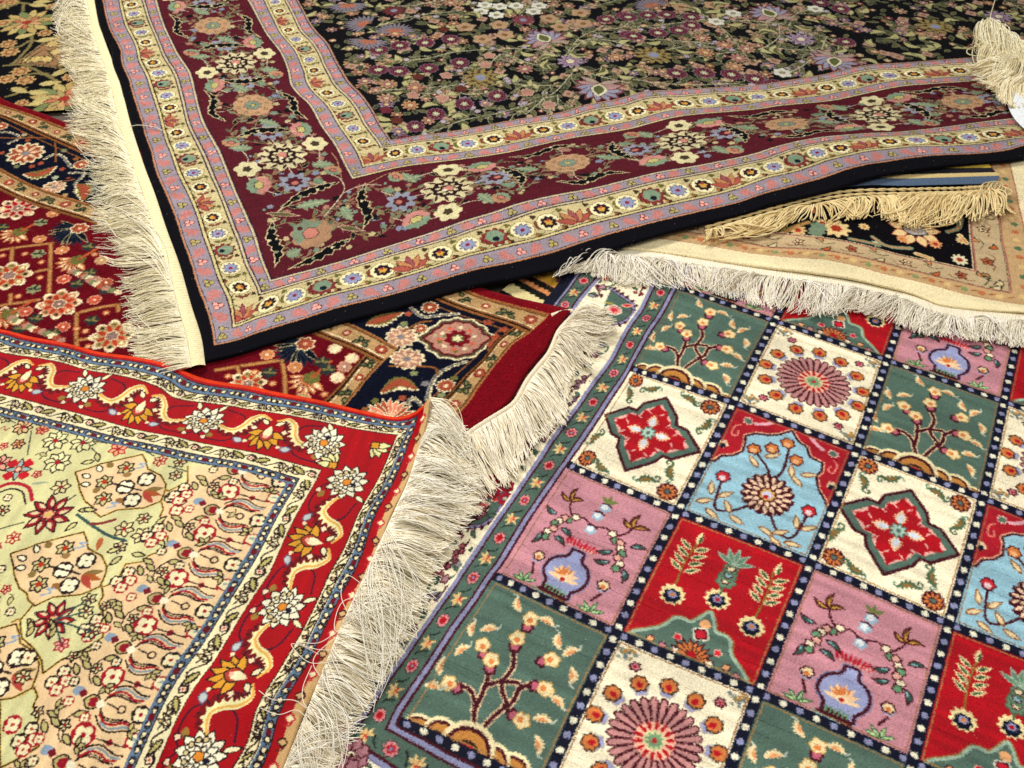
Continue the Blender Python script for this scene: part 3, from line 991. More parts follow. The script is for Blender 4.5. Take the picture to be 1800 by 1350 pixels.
# ================================================================ the garden rug of square compartments
LAT = {(0, 0): (1192, 504), (1, 0): (1362, 564), (2, 0): (1559, 633), (3, 0): (1765, 706), (0, 1): (1109, 647), (1, 1): (1289, 708), (2, 1): (1506, 791),
       (3, 1): (1728, 876), (0, 2): (997, 816), (1, 2): (1192, 899), (2, 2): (1425, 990), (3, 2): (1668, 1097), (0, 3): (868, 1011), (1, 3): (1083, 1113),
       (2, 3): (1333, 1218), (3, 3): (1604, 1340), (0, 4): (698, 1269)}
CW, CH = .22, .268
LM3 = [('p', (c * CW, -r * CH), [px]) for (c, r), px in LAT.items()]
_E, _G, _H = zf(990, 480, 6.135), zf(800, 700, 4.353), zf(560, 960, 3.4615)
LM3 += [
    ('u', -.012, [_E(1220, 120), _E(1080, 360), _E(930, 590), _E(800, 820), _E(690, 1040), _G(1150, 20), _G(980, 280), _G(850, 480), _G(720, 650), _G(560, 880), _G(460, 1040),
                  _G(310, 1290), _H(1140, 20), _H(960, 290), _H(820, 480), _H(690, 680), _H(540, 900)]),
    ('u', -.064, [_E(960, 150), _E(840, 400), _E(650, 680), _E(540, 900), _E(370, 1130), _G(940, 60), _G(740, 320), _G(540, 620), _G(420, 800), _G(250, 1040), _G(60, 1320),
                  _H(830, 230), _H(660, 470), _H(510, 690), _H(380, 870), _H(290, 1020)]),
    ('u', -.184, [_E(200, 230), _E(110, 350)]), ('u', -.236, [_E(90, 60), _E(20, 170)]),
    ('v', -1.087, [_H(480, 1100), _H(620, 1180), _H(760, 1260), _H(900, 1330)]), ('v', -1.130, [_H(260, 1170), _H(300, 1200), _H(450, 1290), _H(530, 1345)])]

PAL.update(g_cream='ece3c8', g_green='5d7569', g_red='ad1424', g_pink='c28e97', g_blue='9abfcc', g_navy='10142c', g_lil='8e90ae', g_mar='4c1120', g_tan='b07c4c', g_peach='e0ab7c',
           g_or='c87f48', g_white='e8dfc4', g_leaf='566f55')


def unit(cv, c, r):
    """compartment (c, r) as a unit square, x to the right, y away"""
    return View(cv, np.array([[CW, 0, c * CW], [0, CH, -(r + 1) * CH], [0, 0, 1.0]]))


def iso(v, x, y, rot=0.0, s=1.0):
    """local frame with round circles, measured in compartment widths"""
    w = v.at(x, y, 0, 1.0, CW / CH)
    return w.at(0, 0, rot, s)


def t_star(v):
    v.rect(0, 0, 1, 1, 'g_cream')
    pts = [(.03, .5), (.20, .64), (.29, .64), (.31, .72), (.48, .84), (.64, .71), (.67, .64), (.77, .63), (.94, .5), (.77, .36), (.69, .36), (.66, .29), (.49, .14), (.31, .29), (.28, .36), (.19, .37)]
    P_ = np.array(pts)
    c = np.array([.485, .495])
    v.poly(P_, 'g_green', 'g_mar', 3.4)
    v.poly(c + (P_ - c) * .79, 'e3b0a4', None)
    q = crom(np.vstack([P_, P_[:1]]), 4)
    q = c + (q - c) * (.745 + .055 * np.where(np.arange(len(q)) % 3 == 0, 1, -1))[:, None]
    v.poly(q, 'g_red')
    for a in range(4):
        w = iso(v, .485, .495, a * math.pi / 2 + .1)
        w.leaf(.06, 0, .14, .085, 0, 'e6c7a2', None, ser=1)
        w.leaf(.07, 0, .10, .05, 0, 'cdd3dc')
        w.leaf(.20, .03, .07, .014, .9, 'e0b4a8')
        w.leaf(.20, -.03, .07, .014, -.9, 'e0b4a8')
        w.leaf(.13, .10, .06, .014, 1.2, 'e0b4a8')
    w = iso(v, .485, .495)
    w.ros(0, 0, .07, 8, .5, 'a9c2b4', 'g_green')
    w.disc(0, 0, .02, 'g_green')
    for x, y in ((.13, .11), (.12, .90), (.85, .89), (.86, .11)):
        w = iso(v, x, y)
        w.ros(0, 0, .085, 10, .12, 'g_mar')
        for i in range(10):
            a = i * math.pi / 5
            w.leaf(.025 * math.cos(a), .025 * math.sin(a), .055, .024, a, 'g_or')
        w.disc(0, 0, .02, 'g_green')
    for x, y, a in ((.10, .28, 1.2), (.30, .11, 2.7), (.11, .75, -1.2), (.30, .89, -2.7), (.66, .88, -.4), (.86, .73, 4.3), (.83, .27, 1.9), (.68, .12, .4)):
        w = iso(v, x, y, a)
        w.leaf(-.09, 0, .19, .066, 0, 'g_leaf', None, bend=.18, ser=1)
        w.leaf(-.055, .01, .11, .032, 0, '8f7140', None, bend=.15, ser=1)
        w.line([(.07, .0), (.10, .02), (.105, .05), (.08, .06), (.075, .04)], 1.8, 'g_leaf', px=True)
        w.line([(-.07, .0), (-.10, .02), (-.10, .045), (-.085, .04)], 1.6, '6d8f7c', px=True)


def t_vase(v):
    v.rect(0, 0, 1, 1, 'g_pink')
    body = [(.45, .41), (.44, .35), (.37, .31), (.33, .25), (.335, .18), (.39, .13), (.41, .08), (.59, .06), (.60, .11), (.65, .17), (.665, .24), (.63, .31), (.56, .35), (.545, .41)]
    B_ = crom(np.array(body + body[:1]), 4)
    v.poly(B_, 'g_lil', 'g_lil', 5)
    v.poly(B_, '9da2c4', 'g_mar', 3)
    w = iso(v, .495, .19)
    for a in np.linspace(-1.5, 1.5, 7):
        w.leaf(0, -.01, .13, .042, math.pi / 2 + a, 'e6c7a2')
        w.leaf(0, .02, .09, .025, math.pi / 2 + a, 'd0824a')
    w.ros(0, -.01, .035, 6, .3, 'e6cfa8')
    w.disc(0, -.015, .018, 'g_red')
    v.poly([(.35, .05), (.42, .10), (.57, .09), (.62, .02)], 'g_mar')
    for i in range(6):
        v.line([(.42 + .028 * i, .11), (.42 + .028 * i, .075)], 1.8, '6f9a72', px=True)
    v.line([(.335, .045), (.61, .015)], 3.0, '8fa9a4', False, True)
    for i, x in enumerate(np.linspace(.40, .61, 9)):
        iso(v, x - .01, .43 + .008 * (i % 2)).leaf(0, 0, .085, .024, 1.9 - i * .09, 'b81f34', None, ser=1)
        iso(v, x + .004, .425).leaf(0, 0, .05, .012, 1.2 + i * .06, 'e0a79a', None)
    for sg, cx in ((-1, .22), (1, .80)):
        w = iso(v, cx - .02 * sg, .25)
        w.ros(0, 0, .055, 6, .25, 'a7a3b5')
        w.ros(0, .015, .048, 6, .3, 'e3cfa8', 'g_mar', 1.5)
        w.disc(.0, .0, .02, 'g_or')
        v.line([(cx - .01 * sg, .20), (cx - .05 * sg, .13)], 2.4, 'g_mar', False, True)
        w = iso(v, cx - .02 * sg, .07)
        for a in (.5, 1.4, 2.4, 3.0):
            w.leaf(0, -.02, .11, .035, a, '3f6a48')
            w.leaf(.01 * math.cos(a), -.02 + .01 * math.sin(a), .085, .016, a, 'b9d09c')
    for x, y in ((.49, .72), (.495, .60), (.51, .80)):
        w = iso(v, x, y)
        w.ros(0, 0, .052, 5, .35, '9fb6c4', None)
        w.ros(-.005, .005, .03, 5, .3, 'dde0e0')
        w.line([(-.04, .035), (0, .045), (.04, .03)], 1.8, 'g_mar', px=True)
    for a in (.7, 1.6, 2.5):
        iso(v, .51, .84).leaf(0, 0, .09, .035, a, '77824c')
    for sg in (-1, 1):
        X = lambda x: .5 + sg * (x - .5)
        v.line([(X(.53), .64), (X(.60), .66), (X(.66), .63)], 2.0, 'g_mar', px=True)
        pts = [(.66, .64), (.70, .60), (.74, .60), (.765, .56), (.79, .53), (.775, .49), (.81, .45), (.80, .41)]
        for i, (x, y) in enumerate(pts):
            w = iso(v, X(x), y)
            w.ros(0, 0, .043, 5, .3, 'g_mar', ph=i)
            w.ros(0, 0, .031, 5, .35, ['e6dcc0', '6d9a76', 'd8a99a'][i % 3], ph=i)
        for x, y, a in ((.82, .60, .3), (.72, .52, 3.6), (.74, .44, 3.5), (.85, .43, -1.3)):
            w = iso(v, X(x), y, a if sg > 0 else math.pi - a)
            w.leaf(0, 0, .125, .046, 0, '3c5a52', 'g_mar', 1.2, bend=.15)
            w.leaf(.01, 0, .06, .014, 0, '8ab0b4', None, bend=.15)
        v.line([(X(.70), .64), (X(.755), .70), (X(.77), .76)], 2.0, 'g_mar', px=True)
        for a, L_ in ((.35, .13), (1.55, .15), (2.6, .11)):
            w = iso(v, X(.77), .74, a if sg > 0 else math.pi - a)
            w.leaf(0, 0, L_, .042, 0, '6a4a24', 'g_mar', 1.3, bend=.14)
            w.leaf(.01, 0, L_ * .7, .016, 0, 'c99a4c', None, bend=.14)


def t_dome(v):
    v.rect(0, 0, 1, 1, 'g_red')
    dm = [(.04, -.02), (.10, .06), (.18, .11), (.26, .17), (.31, .25), (.36, .27), (.42, .27), (.47, .33), (.515, .385), (.56, .33), (.60, .27), (.66, .27), (.71, .25), (.745, .17), (.81, .12), (.88, .07), (.97, -.02)]
    q = crom(np.array(dm), 4)
    v.poly(q, 'g_green', '9a7d4c', 5.5)
    v.poly(q, 'g_green', '9fb4a2', 3.0)
    w = iso(v, .515, .29)
    w.disc(0, 0, .04, 'g_peach')
    w = iso(v, .515, .215)
    w.ros(0, 0, .06, 4, .3, 'g_mar', 'd9d3c0', 1.5, ph=.8)
    w.ros(0, 0, .04, 4, .3, 'c4283a', ph=.8)
    w = iso(v, .51, .04)
    for a in np.linspace(-1.3, 1.3, 9):
        w.leaf(0, 0, .17, .045, math.pi / 2 + a, 'g_mar')
        w.leaf(.02 * math.cos(a + 1.57), .02 * math.sin(a + 1.57), .12, .03, math.pi / 2 + a, 'g_or')
    w.disc(0, .03, .03, 'g_red')
    for x, y, c in ((.38, .14, 'c4283a'), (.665, .14, 'c4283a'), (.22, .06, 'g_peach'), (.31, .05, 'g_pink'), (.75, .07, 'g_peach'), (.83, .04, 'g_pink'), (.40, .05, 'e6dcc0'), (.64, .05, 'e6dcc0')):
        w = iso(v, x, y)
        w.ros(0, 0, .035, 5, .35, 'g_mar' if c != 'c4283a' else 'd9a99a', ph=x * 9)
        w.ros(0, 0, .026, 5, .35, c, ph=x * 9)
    for x, y in ((.23, .40), (.52, .49), (.80, .40)):
        w = iso(v, x, y)
        w.ros(0, 0, .096, 11, .26, 'e0d2a0')
        w.ros(0, -.012, .066, 7, .25, 'g_navy')
        w.ros(0, 0, .036, 6, .25, 'g_lil')
        w.disc(0, .0, .017, 'g_or' if x != .52 else 'g_red')
    w = iso(v, .52, .72)
    v.line([(.52, .54), (.52, .86)], 2.0, 'g_leaf', px=True)
    for i, y in enumerate((-.10, -.04, .02, .08)):
        w.ros(0, y, .072 - .009 * i, 7, .3, '6f8c74', 'g_leaf', 1.2, ph=i)
        w.ros(0, y, .034, 6, .4, ['d9c9a6', '8db0b8'][i % 2], 'g_mar', 1.0)
    for a in (.4, 1.0, 1.57, 2.1, 2.7):
        w.leaf(0, .06, .15, .04, a, '6f8c74', '9fb4a2', 1.2)
    for sg, ax in ((-1, .22), (1, .80)):
        v.line([(ax, .48), (ax + .01 * sg, .66), (ax - .01 * sg, .84)], 1.7, '8a7a34', px=True)
        w = iso(v, ax, .66)
        for i, (y, s_) in enumerate(((-.09, 1), (-.02, 1), (.05, 1), (.12, 1), (-.09, -1), (-.02, -1), (.05, -1), (.12, -1), (.19, 1))):
            a = (math.pi / 2 - s_ * .95) if i < 8 else math.pi / 2
            w.leaf(.012 * s_, y, .125, .050, a, 'e3d3a4', None, ser=1)
            w.leaf(.022 * s_, y + .008, .090, .022, a, '3f5f40', None, ser=1)


def t_tree(v):
    v.rect(0, 0, 1, 1, 'g_green')
    br = [[(.46, .10), (.38, .27), (.31, .32), (.24, .32)], [(.40, .22), (.40, .34), (.38, .46)], [(.47, .10), (.54, .26), (.60, .36), (.60, .46)], [(.57, .34), (.49, .42), (.50, .54), (.46, .62)],
          [(.39, .37), (.48, .44), (.58, .47)], [(.56, .32), (.63, .30)], [(.60, .44), (.66, .50)]]
    for b in br:
        v.line(b, 6.0, 'd9bf9c', px=True)
    for b in br:
        v.line(b, 3.4, 'g_mar', px=True)
    for x, y, a in ((.20, .30, 3.0), (.26, .56, 2.2), (.36, .50, 1.9), (.45, .82, 1.7), (.44, .68, 1.8), (.68, .66, .7), (.72, .50, .2), (.67, .29, -.1)):
        w = iso(v, x, y, a)
        w.ros(-.035, 0, .05, 5, .3, 'g_mar', ph=x * 7)
        w.ros(-.03, 0, .032, 5, .3, 'b9697a', ph=x * 7)
        w.ros(.035, 0, .062, 5, .25, 'caa25e', ph=x * 5)
        w.ros(.035, 0, .053, 5, .25, 'e6d5a8', ph=x * 5)
        w.disc(.022, 0, .022, 'd68a50')
    for x, y, a in ((.11, .65, 1.9), (.22, .68, .5), (.13, .50, 1.0), (.06, .37, 1.9), (.08, .24, .2), (.32, .90, 2.2), (.55, .87, -.1), (.80, .76, .9), (.86, .64, -1.3), (.85, .46, -.4), (.82, .33, .2),
                    (.85, .20, -1.1), (.70, .80, 2.0)):
        w = iso(v, x, y, a)
        w.leaf(-.065, 0, .145, .056, 0, 'e3cfa6', None, bend=.16, ser=1)
        w.leaf(-.035, 0, .08, .026, 0, 'd99a66', None, bend=.12)
        w.line([(.06, .0), (.08, .015), (.09, .03)], 1.5, 'b9c2b4', px=True)
    mounds = [(.13, .045, .11), (.27, .07, .13), (.92, .03, .09), (.78, .06, .13), (.64, .07, .12), (.46, .075, .19)]
    for x, y, r in mounds:
        for k, c in ((1.0, 'e6dab0'), (.84, 'g_mar'), (.72, 'c08a48'), (.46, '3a2418'), (.36, 'g_red' if r > .12 else 'c8813c')):
            a = np.linspace(0, math.pi, 11)
            v.poly(np.stack([x + r * k * np.cos(a), -.02 + (y + r * .62) * k * np.sin(a) ** .8], 1), c)


def t_round(v):
    v.rect(0, 0, 1, 1, 'g_cream')
    w = iso(v, .51, .49)
    for i in range(13):
        a = i * 2 * math.pi / 13 + .24
        u_ = w.at(.392 * math.cos(a), .392 * math.sin(a), a, 1.22)
        u_.ros(-.02, 0, .05, 5, .25, 'b0a9a8', None)
        u_.ros(-.025, 0, .036, 5, .25, 'a0a0c0', None)
        u_.ros(.012, 0, .055, 7, .22, '3a2a1e')
        u_.ros(.012, 0, .045, 7, .22, 'g_or')
        u_.leaf(-.02, 0, .05, .034, 0, 'g_red')
    n = 26
    for i in range(n):
        a = i * 2 * math.pi / n
        w.at(0, 0, a).poly([(.09, -.010), (.20, -.021), (.275, -.026), (.30, -.012), (.305, .006), (.295, .020), (.27, .026), (.20, .021), (.09, .010)], 'bd8c89', 'g_mar', 1.35)
    w.ros(0, 0, .135, 18, .1, 'e3b49c')
    for i in range(14):
        a = i * 2 * math.pi / 14
        w.leaf(.07 * math.cos(a), .07 * math.sin(a), .075, .026, a, 'g_red')
    w.ros(0, 0, .075, 10, .2, 'c9c99a')
    w.ros(0, 0, .062, 10, .5, '7d9a78')
    w.disc(0, 0, .018, 'b02a30')
    for x, y in ((.11, .91), (.90, .91), (.10, .09), (.91, .09)):
        w = iso(v, x, y)
        sx, sy = (1 if x < .5 else -1), (-1 if y > .5 else 1)
        g = np.random.default_rng(5)
        for i in range(26):
            a, r = g.uniform(0, 6.28), g.uniform(0, .075)
            w.ros(r * math.cos(a), r * math.sin(a) * .8, .016, 4, .4, ['8c9288', 'b98a4c', '6c7c86', '9a8a5c'][i % 4])
        w = iso(v, x + sx * .10, y + sy * .06)
        w.ros(0, 0, .045, 6, .35, 'g_mar')
        w.ros(0, 0, .03, 6, .4, 'c98a92')
        w.disc(0, 0, .013, 'g_red')


def t_blue(v):
    v.rect(0, 0, 1, 1, 'a82030')
    ar = [(-.02, -.02), (-.02, .45), (.07, .47), (.10, .53), (.18, .57), (.23, .63), (.22, .70), (.20, .76), (.26, .81), (.35, .835), (.42, .87), (.50, .95), (.58, .88), (.65, .86), (.70, .79), (.80, .78),
          (.82, .72), (.80, .65), (.85, .56), (.92, .50), (.98, .42), (1.02, .40), (1.02, -.02)]
    v.poly(np.array(ar), 'g_blue', 'dcb394', 5)
    v.poly(np.array(ar), 'g_blue', 'g_mar', 2.4)
    for s_ in (((.53, .36), (.62, .22), (.72, .12), (.82, .14), (.85, .36)), ((.52, .36), (.42, .22), (.32, .14), (.22, .14), (.18, .37)), ((.53, .5), (.56, .62), (.53, .82)),
               ((.50, .5), (.44, .58), (.38, .62), (.32, .66))):
        v.line(list(s_), 2.6, 'g_mar', px=True)
    for x, y, a in ((.14, .26, 1.9), (.13, .15, .6), (.25, .25, .8), (.22, .08, -.4), (.31, .17, 2.2), (.40, .10, -.3), (.72, .13, .6), (.80, .25, 1.9), (.89, .24, .7), (.83, .08, .2), (.63, .10, 2.8),
                    (.72, .05, 2.6), (.68, .56, -.6), (.74, .64, .5), (.62, .62, 1.9), (.34, .58, 2.4), (.44, .68, .7), (.44, .48, 3.5), (.62, .45, .1)):
        w = iso(v, x, y, a)
        w.leaf(-.065, 0, .145, .056, 0, '8a5a34')
        w.leaf(-.050, 0, .115, .034, 0, 'e0cba2')
    for x, y, c in ((.51, .83, 'g_or'), (.42, .74, 'g_or'), (.62, .72, 'g_or'), (.85, .37, 'c4303c'), (.18, .38, 'c4303c'), (.30, .68, 'g_or')):
        w = iso(v, x, y)
        w.ros(0, 0, .062, 6, .25, 'g_mar')
        w.ros(0, 0, .050, 6, .3, c)
        w.ros(0, -.015, .028, 5, .3, 'd9c8c8' if c != 'g_or' else 'e0b080')
    w = iso(v, .53, .37)
    w.ros(0, 0, .205, 16, .2, 'g_mar')
    for r_, L_, n_ in ((.10, .10, 17), (.055, .085, 12)):
        for i in range(n_):
            a = i * 2 * math.pi / n_ + r_ * 4
            w.leaf(r_ * math.cos(a), r_ * math.sin(a), L_, .040, a + .2, 'dfc3a6', 'g_mar', 1.0)
    for i in range(0):
        pass
        w.leaf(.05 * math.cos(a + .2), .05 * math.sin(a + .2), .06, .03, a + .2, 'b9697a')
    w.ros(0, 0, .075, 8, .2, 'g_mar')
    w.ros(0, 0, .062, 8, .3, 'caa25e')
    w.ros(0, .0, .04, 6, .3, 'c9c9dc')
    w.ros(0, -.025, .022, 5, .3, 'g_red')
    for x, y in ((.17, .89), (.85, .89)):
        w = iso(v, x, y)
        w.ros(0, 0, .045, 8, .3, 'd9b8a8')
        w.ros(0, 0, .034, 7, .4, 'g_green')
    for sg in (-1, 1):
        X = lambda x: .5 + sg * (x - .5)
        v.line([(X(.66), .95), (X(.72), .91), (X(.77), .89)], 4, 'd6a9b0', px=True)
        v.line([(X(.87), .84), (X(.91), .80), (X(.90), .73), (X(.86), .74), (X(.87), .78)], 1.8, 'dc8a7c', px=True)
        w = iso(v, X(.93), .63)
        w.ros(0, 0, .045, 5, .3, 'd9c0a0')
        w.ros(0, -.02, .03, 5, .3, 'g_navy')


def navyband(v, L, n, ph=0):
    """v: x along; navy ribbon with cream and blue squares, centred on y=0"""
    v.rect(-.008, -.0088, L + .008, .0088, 'g_navy')
    for i in range(n):
        x = (i + .5) * L / n
        v.ros(x, 0, .0062, 4, .25, 'e0dcc6' if (i + ph) % 2 else 'g_lil', ph=.8)


def build_r3():
    lie = Lie(.02, (1192, 504), -28.3, LM3, lam=3e-4, wave=.5, dzr=(-.004, .008))
    print('R3 rms', lie.rms)
    cv = Canvas(-.262, -1.30, 1.06, .36, .001, 'g_cream', 1.7)
    P = lambda z, *a: [lie.inv([z(a[i], a[i + 1])])[0] for i in range(0, len(a), 2)]
    tiles = {0: (t_tree, t_round), 1: (t_star, t_blue), 2: (t_vase, t_dome)}
    for r in range(-2, 4):
        for c in range(0, 5):
            v = unit(cv, c, r)
            x0, y0 = np.floor(v.tr([(0, 0)])[0]).astype(int)
            x1, y1 = np.ceil(v.tr([(1, 1)])[0]).astype(int)
            m = np.zeros((cv.H, cv.W), bool)
            m[max(y0, 0):max(y1, 0), max(x0, 0):x1] = True
            cv.clip = m
            tiles[r % 3][c % 2](v)
            cv.clip = None
            e = .0115
            cv._stroke(cv.tr([(c * CW + e, -(r + 1) * CH + e), ((c + 1) * CW - e, -(r + 1) * CH + e), ((c + 1) * CW - e, -r * CH - e), (c * CW + e, -r * CH - e), (c * CW + e, -(r + 1) * CH + e)]),
                       2.6, 'a98252' if (r + c) % 2 else '96704c')
    for r in range(-2, 5):
        for c in range(0, 5):
            navyband(cv.at(c * CW, -r * CH), CW, 9)
            if c > 0:
                navyband(cv.at(c * CW, -(r + 1) * CH, math.pi / 2), CH, 11, 1)
    # left and lower borders
    d = np.maximum(-cv.U - .0 + 0 * cv.V, -1.081 - cv.V + 0 * cv.U)
    steps = [(.000, 'g_mar'), (.005, 'g_lil'), (.0135, 'g_mar'), (.018, '586f63'), (.056, 'g_mar'), (.0605, 'g_lil'), (.0695, 'g_cream'), (.176, 'g_lil'), (.184, 'g_mar'), (.188, '586f63'),
             (.222, 'g_mar'), (.2255, 'g_lil'), (.232, 'g_navy')]
    for a, c in steps:
        cv.fill(d >= a, c)
    dist = d
    cv.clip = dist > 0
    V0 = View(cv, np.eye(3))

    def guard(v, n, x0, st):
        for i in range(n):
            x = x0 + i * st
            v.ros(x, 0, .0135, 8, .2, '33202a')
            v.ros(x, 0, .0125, 8, .3, 'cf8f8e')
            v.ros(x, 0, .008, 6, .4, 'g_red')
            if i % 2:
                v.disc(x, 0, .003, 'g_lil')
            x += st / 2
            w = v.at(x, 0)
            for a in (.6, 1.3, 2.2, 2.9, 4.2, 5.2):
                w.leaf(0, 0, .017, .006, a, 'd9bf8a')
                w.leaf(0, 0, .010, .004, a + .4, 'g_or' if a < 3 else 'c4483c')
            v.line([(x - st * .28, .010), (x - st * .2, .004), (x - st * .14, -.010)], 1.6, '1c2420', px=True)
            v.line([(x + st * .28, -.010), (x + st * .2, -.004), (x + st * .14, .008)], 1.6, '1c2420', px=True)
    guard(V0.at(-.0375, -1.10, math.pi / 2), 17, .02, .087)
    guard(V0.at(-.205, -1.12, math.pi / 2), 17, .0, .087)
    guard(V0.at(-.10, -1.1205), 16, .02, .087)
    # the cream border: arched palmette sprays
    def cart(v):
        arch = crom(np.array([(-.038, .062), (-.012, .052), (.022, .036), (.036, .004), (.026, -.032), (-.002, -.052), (-.032, -.060)]), 5)
        v.poly(np.vstack([arch * .95, [(-.02, -.02), (-.03, .02)]]), '586f63')
        v.line(arch, 5.5, 'g_mar', False, True)
        v.line(arch, 3.4, 'g_lil', False, True)
        for i in range(1, len(arch) - 1, 2):
            t_ = arch[i + 1] - arch[i - 1]
            n_ = np.array([-t_[1], t_[0]]) / (np.hypot(*t_) + 1e-9) * (-1)
            n_ = n_ if np.dot(n_, arch[i]) > 0 else -n_
            q = arch[i] + n_ * .006
            v.ros(*q, .0048, 4, .5, 'g_mar')
            v.line([arch[i], q + n_ * .005], 1.8, 'g_mar', False, True)
        v.ros(-.004, -.002, .017, 7, .2, 'd99a92', 'g_cream', 1.2)
        v.ros(-.004, -.002, .008, 5, .4, 'c4303c')
        v.leaf(.004, .02, .026, .010, .5, 'c4303c', 'e0b49a', 1.2)
        v.leaf(-.03, .012, .022, .009, .2, 'a09a50', None)
    def spray(v, c1, c2, n):
        v.line([(-.03, -.05), (-.01, -.01), (.012, .025), (.018, .055)], 2.2, 'g_mar', px=True)
        g = np.random.default_rng(n)
        for i in range(n):
            t_ = i / n
            x, y = -.028 + .046 * t_ + g.normal(0, .008), -.048 + .1 * t_ + g.normal(0, .004)
            v.ros(x, y, .0095, 6, .3, 'g_mar', ph=i)
            v.ros(x, y, .0065, 6, .45, c1, ph=i)
            if i % 2:
                v.disc(x, y, .0022, c2)
        for x, y, a in ((-.03, -.02, 2.4), (.01, -.015, -.6), (.028, .03, .4), (-.012, .035, 2.3)):
            v.leaf(x, y, .026, .010, a, '5b7563', '2c4034', 1.2)
    def berries(v):
        for x, y in ((.012, .02), (-.004, .001), (-.022, -.016), (.022, -.002), (-.02, .022), (-.038, .006)):
            v.ros(x, y, .0145, 6, .2, '6a4a52')
            v.ros(x, y, .0125, 6, .2, 'a3152c')
            v.disc(x, y, .005, 'b9a79c', '4c2a30', 1)
        v.leaf(-.05, .03, .03, .02, 2.0, '8a744c', '5a4a34', 1)
    def tend(v):
        for sg in (1, -1):
            v.line([(0, 0), (.018 * sg, .006), (.028 * sg, .022 * sg), (.014 * sg, .034 * sg), (.004 * sg, .026 * sg)], 2.6, '55705c', px=True)
            v.ros(.016 * sg, .028 * sg, .009, 5, .3, '9a949c', '55705c', 1.2)
        v.ros(0, 0, .009, 5, .4, 'b08a90', 'g_mar', 1.3)
    L = V0
    p_ = lambda z, x, y: P(z, x, y)[0]
    q = p_(_E, 570, 400)
    cv.clip = (dist > .074) & (dist < .174)
    cart(L.at(q[0], q[1], 0, .92))
    cart(L.at(q[0], q[1] - .56, 0, .92))
    cart(L.at(q[0], q[1] + .56))
    for z, x, y in ((_E, 340, 880), (_G, 750, 230), (_H, 770, 200), (_H, 460, 700), (_E, 420, 150), (_H, 290, 930)):
        tend(L.at(*p_(z, x, y), .4))
    for z, x, y, r, s_, c1, c2, n in ((_G, 610, 340, -.15, 1.1, 'a8707c', '5b7563', 17), (_G, 500, 470, .1, .9, 'a8707c', '5b7563', 15), (_G, 120, 960, .1, 1.05, 'a8707c', '5b7563', 16),
                                      (_H, 820, 80, .2, 1.0, 'a8606c', '5b7563', 15), (_H, 650, 330, -.3, 1.05, '7c7488', '5b7563', 17),
                                      (_H, 540, 520, -.7, .95, '6a6076', '5b7563', 14), (_H, 370, 800, -.6, .7, 'a8707c', '5b7563', 9), (_E, 130, 1220, 0, 1.0, '8a707c', '5b7563', 15),
                                      (_E, 880, 140, .5, .75, 'a3152c', 'd9a99a', 9), (_E, 380, 170, 1.2, .6, '7c3a44', '5b7563', 8), (_G, 850, 60, .0, .8, '7c7488', '5b7563', 12),
                                      (_G, 720, 150, .6, .6, '3a3038', '5b7563', 8), (_H, 240, 1240, .4, 1.0, 'b08088', 'g_mar', 15)):
        spray(L.at(*p_(z, x, y), r, s_ * .78), c1, c2, max(n - 4, 6))
    berries(L.at(*p_(_G, 310, 730), 0, 1.1))
    cv.clip = dist > 0
    w = L.at(*p_(_E, 450, 40))
    w.ros(0, 0, .012, 6, .3, 'c4303c', 'g_or', 1.5)
    w = L.at(*p_(_H, 200, 1270))
    for a in range(7):
        w.ros(.017 * math.cos(a * .9), .017 * math.sin(a * .9), .011, 5, .3, 'b08088', 'g_mar', 1.2)
    for k in range(7):
        spray(L.at(.02 + k * .15, -1.205, -1.2), 'b08088', '5b7563', 12)
        tend(L.at(.09 + k * .15, -1.20, 1.2))
    cv.clip = None
    cv.finish(jit=.85, grain=.06, abr=.09, seed=4, blur=.09)
    b = dist
    part = np.select([b >= .2255, b >= .184, b >= .072, b > .0], [0, 1, 2, 3], 4)
    root = thing('compartment_rug', 'garden rug of square green, red, pink, blue and cream compartments framed by navy ribbons', 'rug', (*lie.world(np.array([[.4, -.5]]))[0][:2], .008))

    def prof(U, V):
        a = 1 - np.clip((U + .262) / .008, 0, 1)
        return -.012 * (1 - np.sqrt(np.clip(1 - a ** 2, 0, 1))) + 0 * V
    R1E = [(-200, 720), (360, 640), (601, 574), (1000, 476), (1252, 398), (1800, 288), (1800, -100), (-200, -100)]
    R2E = [(-100, 560), (692, 735), (755, 699), (717, 846), (591, 1131), (480, 1400), (-100, 1400)]
    R6E = [(1120, 450), (1350, 490), (1560, 520), (1800, 570), (1900, 300), (1300, 300)]
    R4E = [(965, 560), (1000, 560), (930, 670), (815, 770), (500, 700), (600, 450)]
    fine = lambda x, y: (x > 460) & (x < 2080) & (y < 1400) & (y > 440) & ~inpoly(x, y, R1E) & ~inpoly(x, y, R2E) & ~inpoly(x, y, R6E) & ~inpoly(x, y, R4E)
    sheet(lie, cv, part, ['edge_band', 'outer_guard_border', 'main_border', 'inner_guard_border', 'field'], LUSTRE, root, fine, prof, pile=.00032, seed=8, part_lines=.0011,
          labels={2: 'cream border with arched sprays', 4: 'square compartments of trees, vases, stars and roundels'})
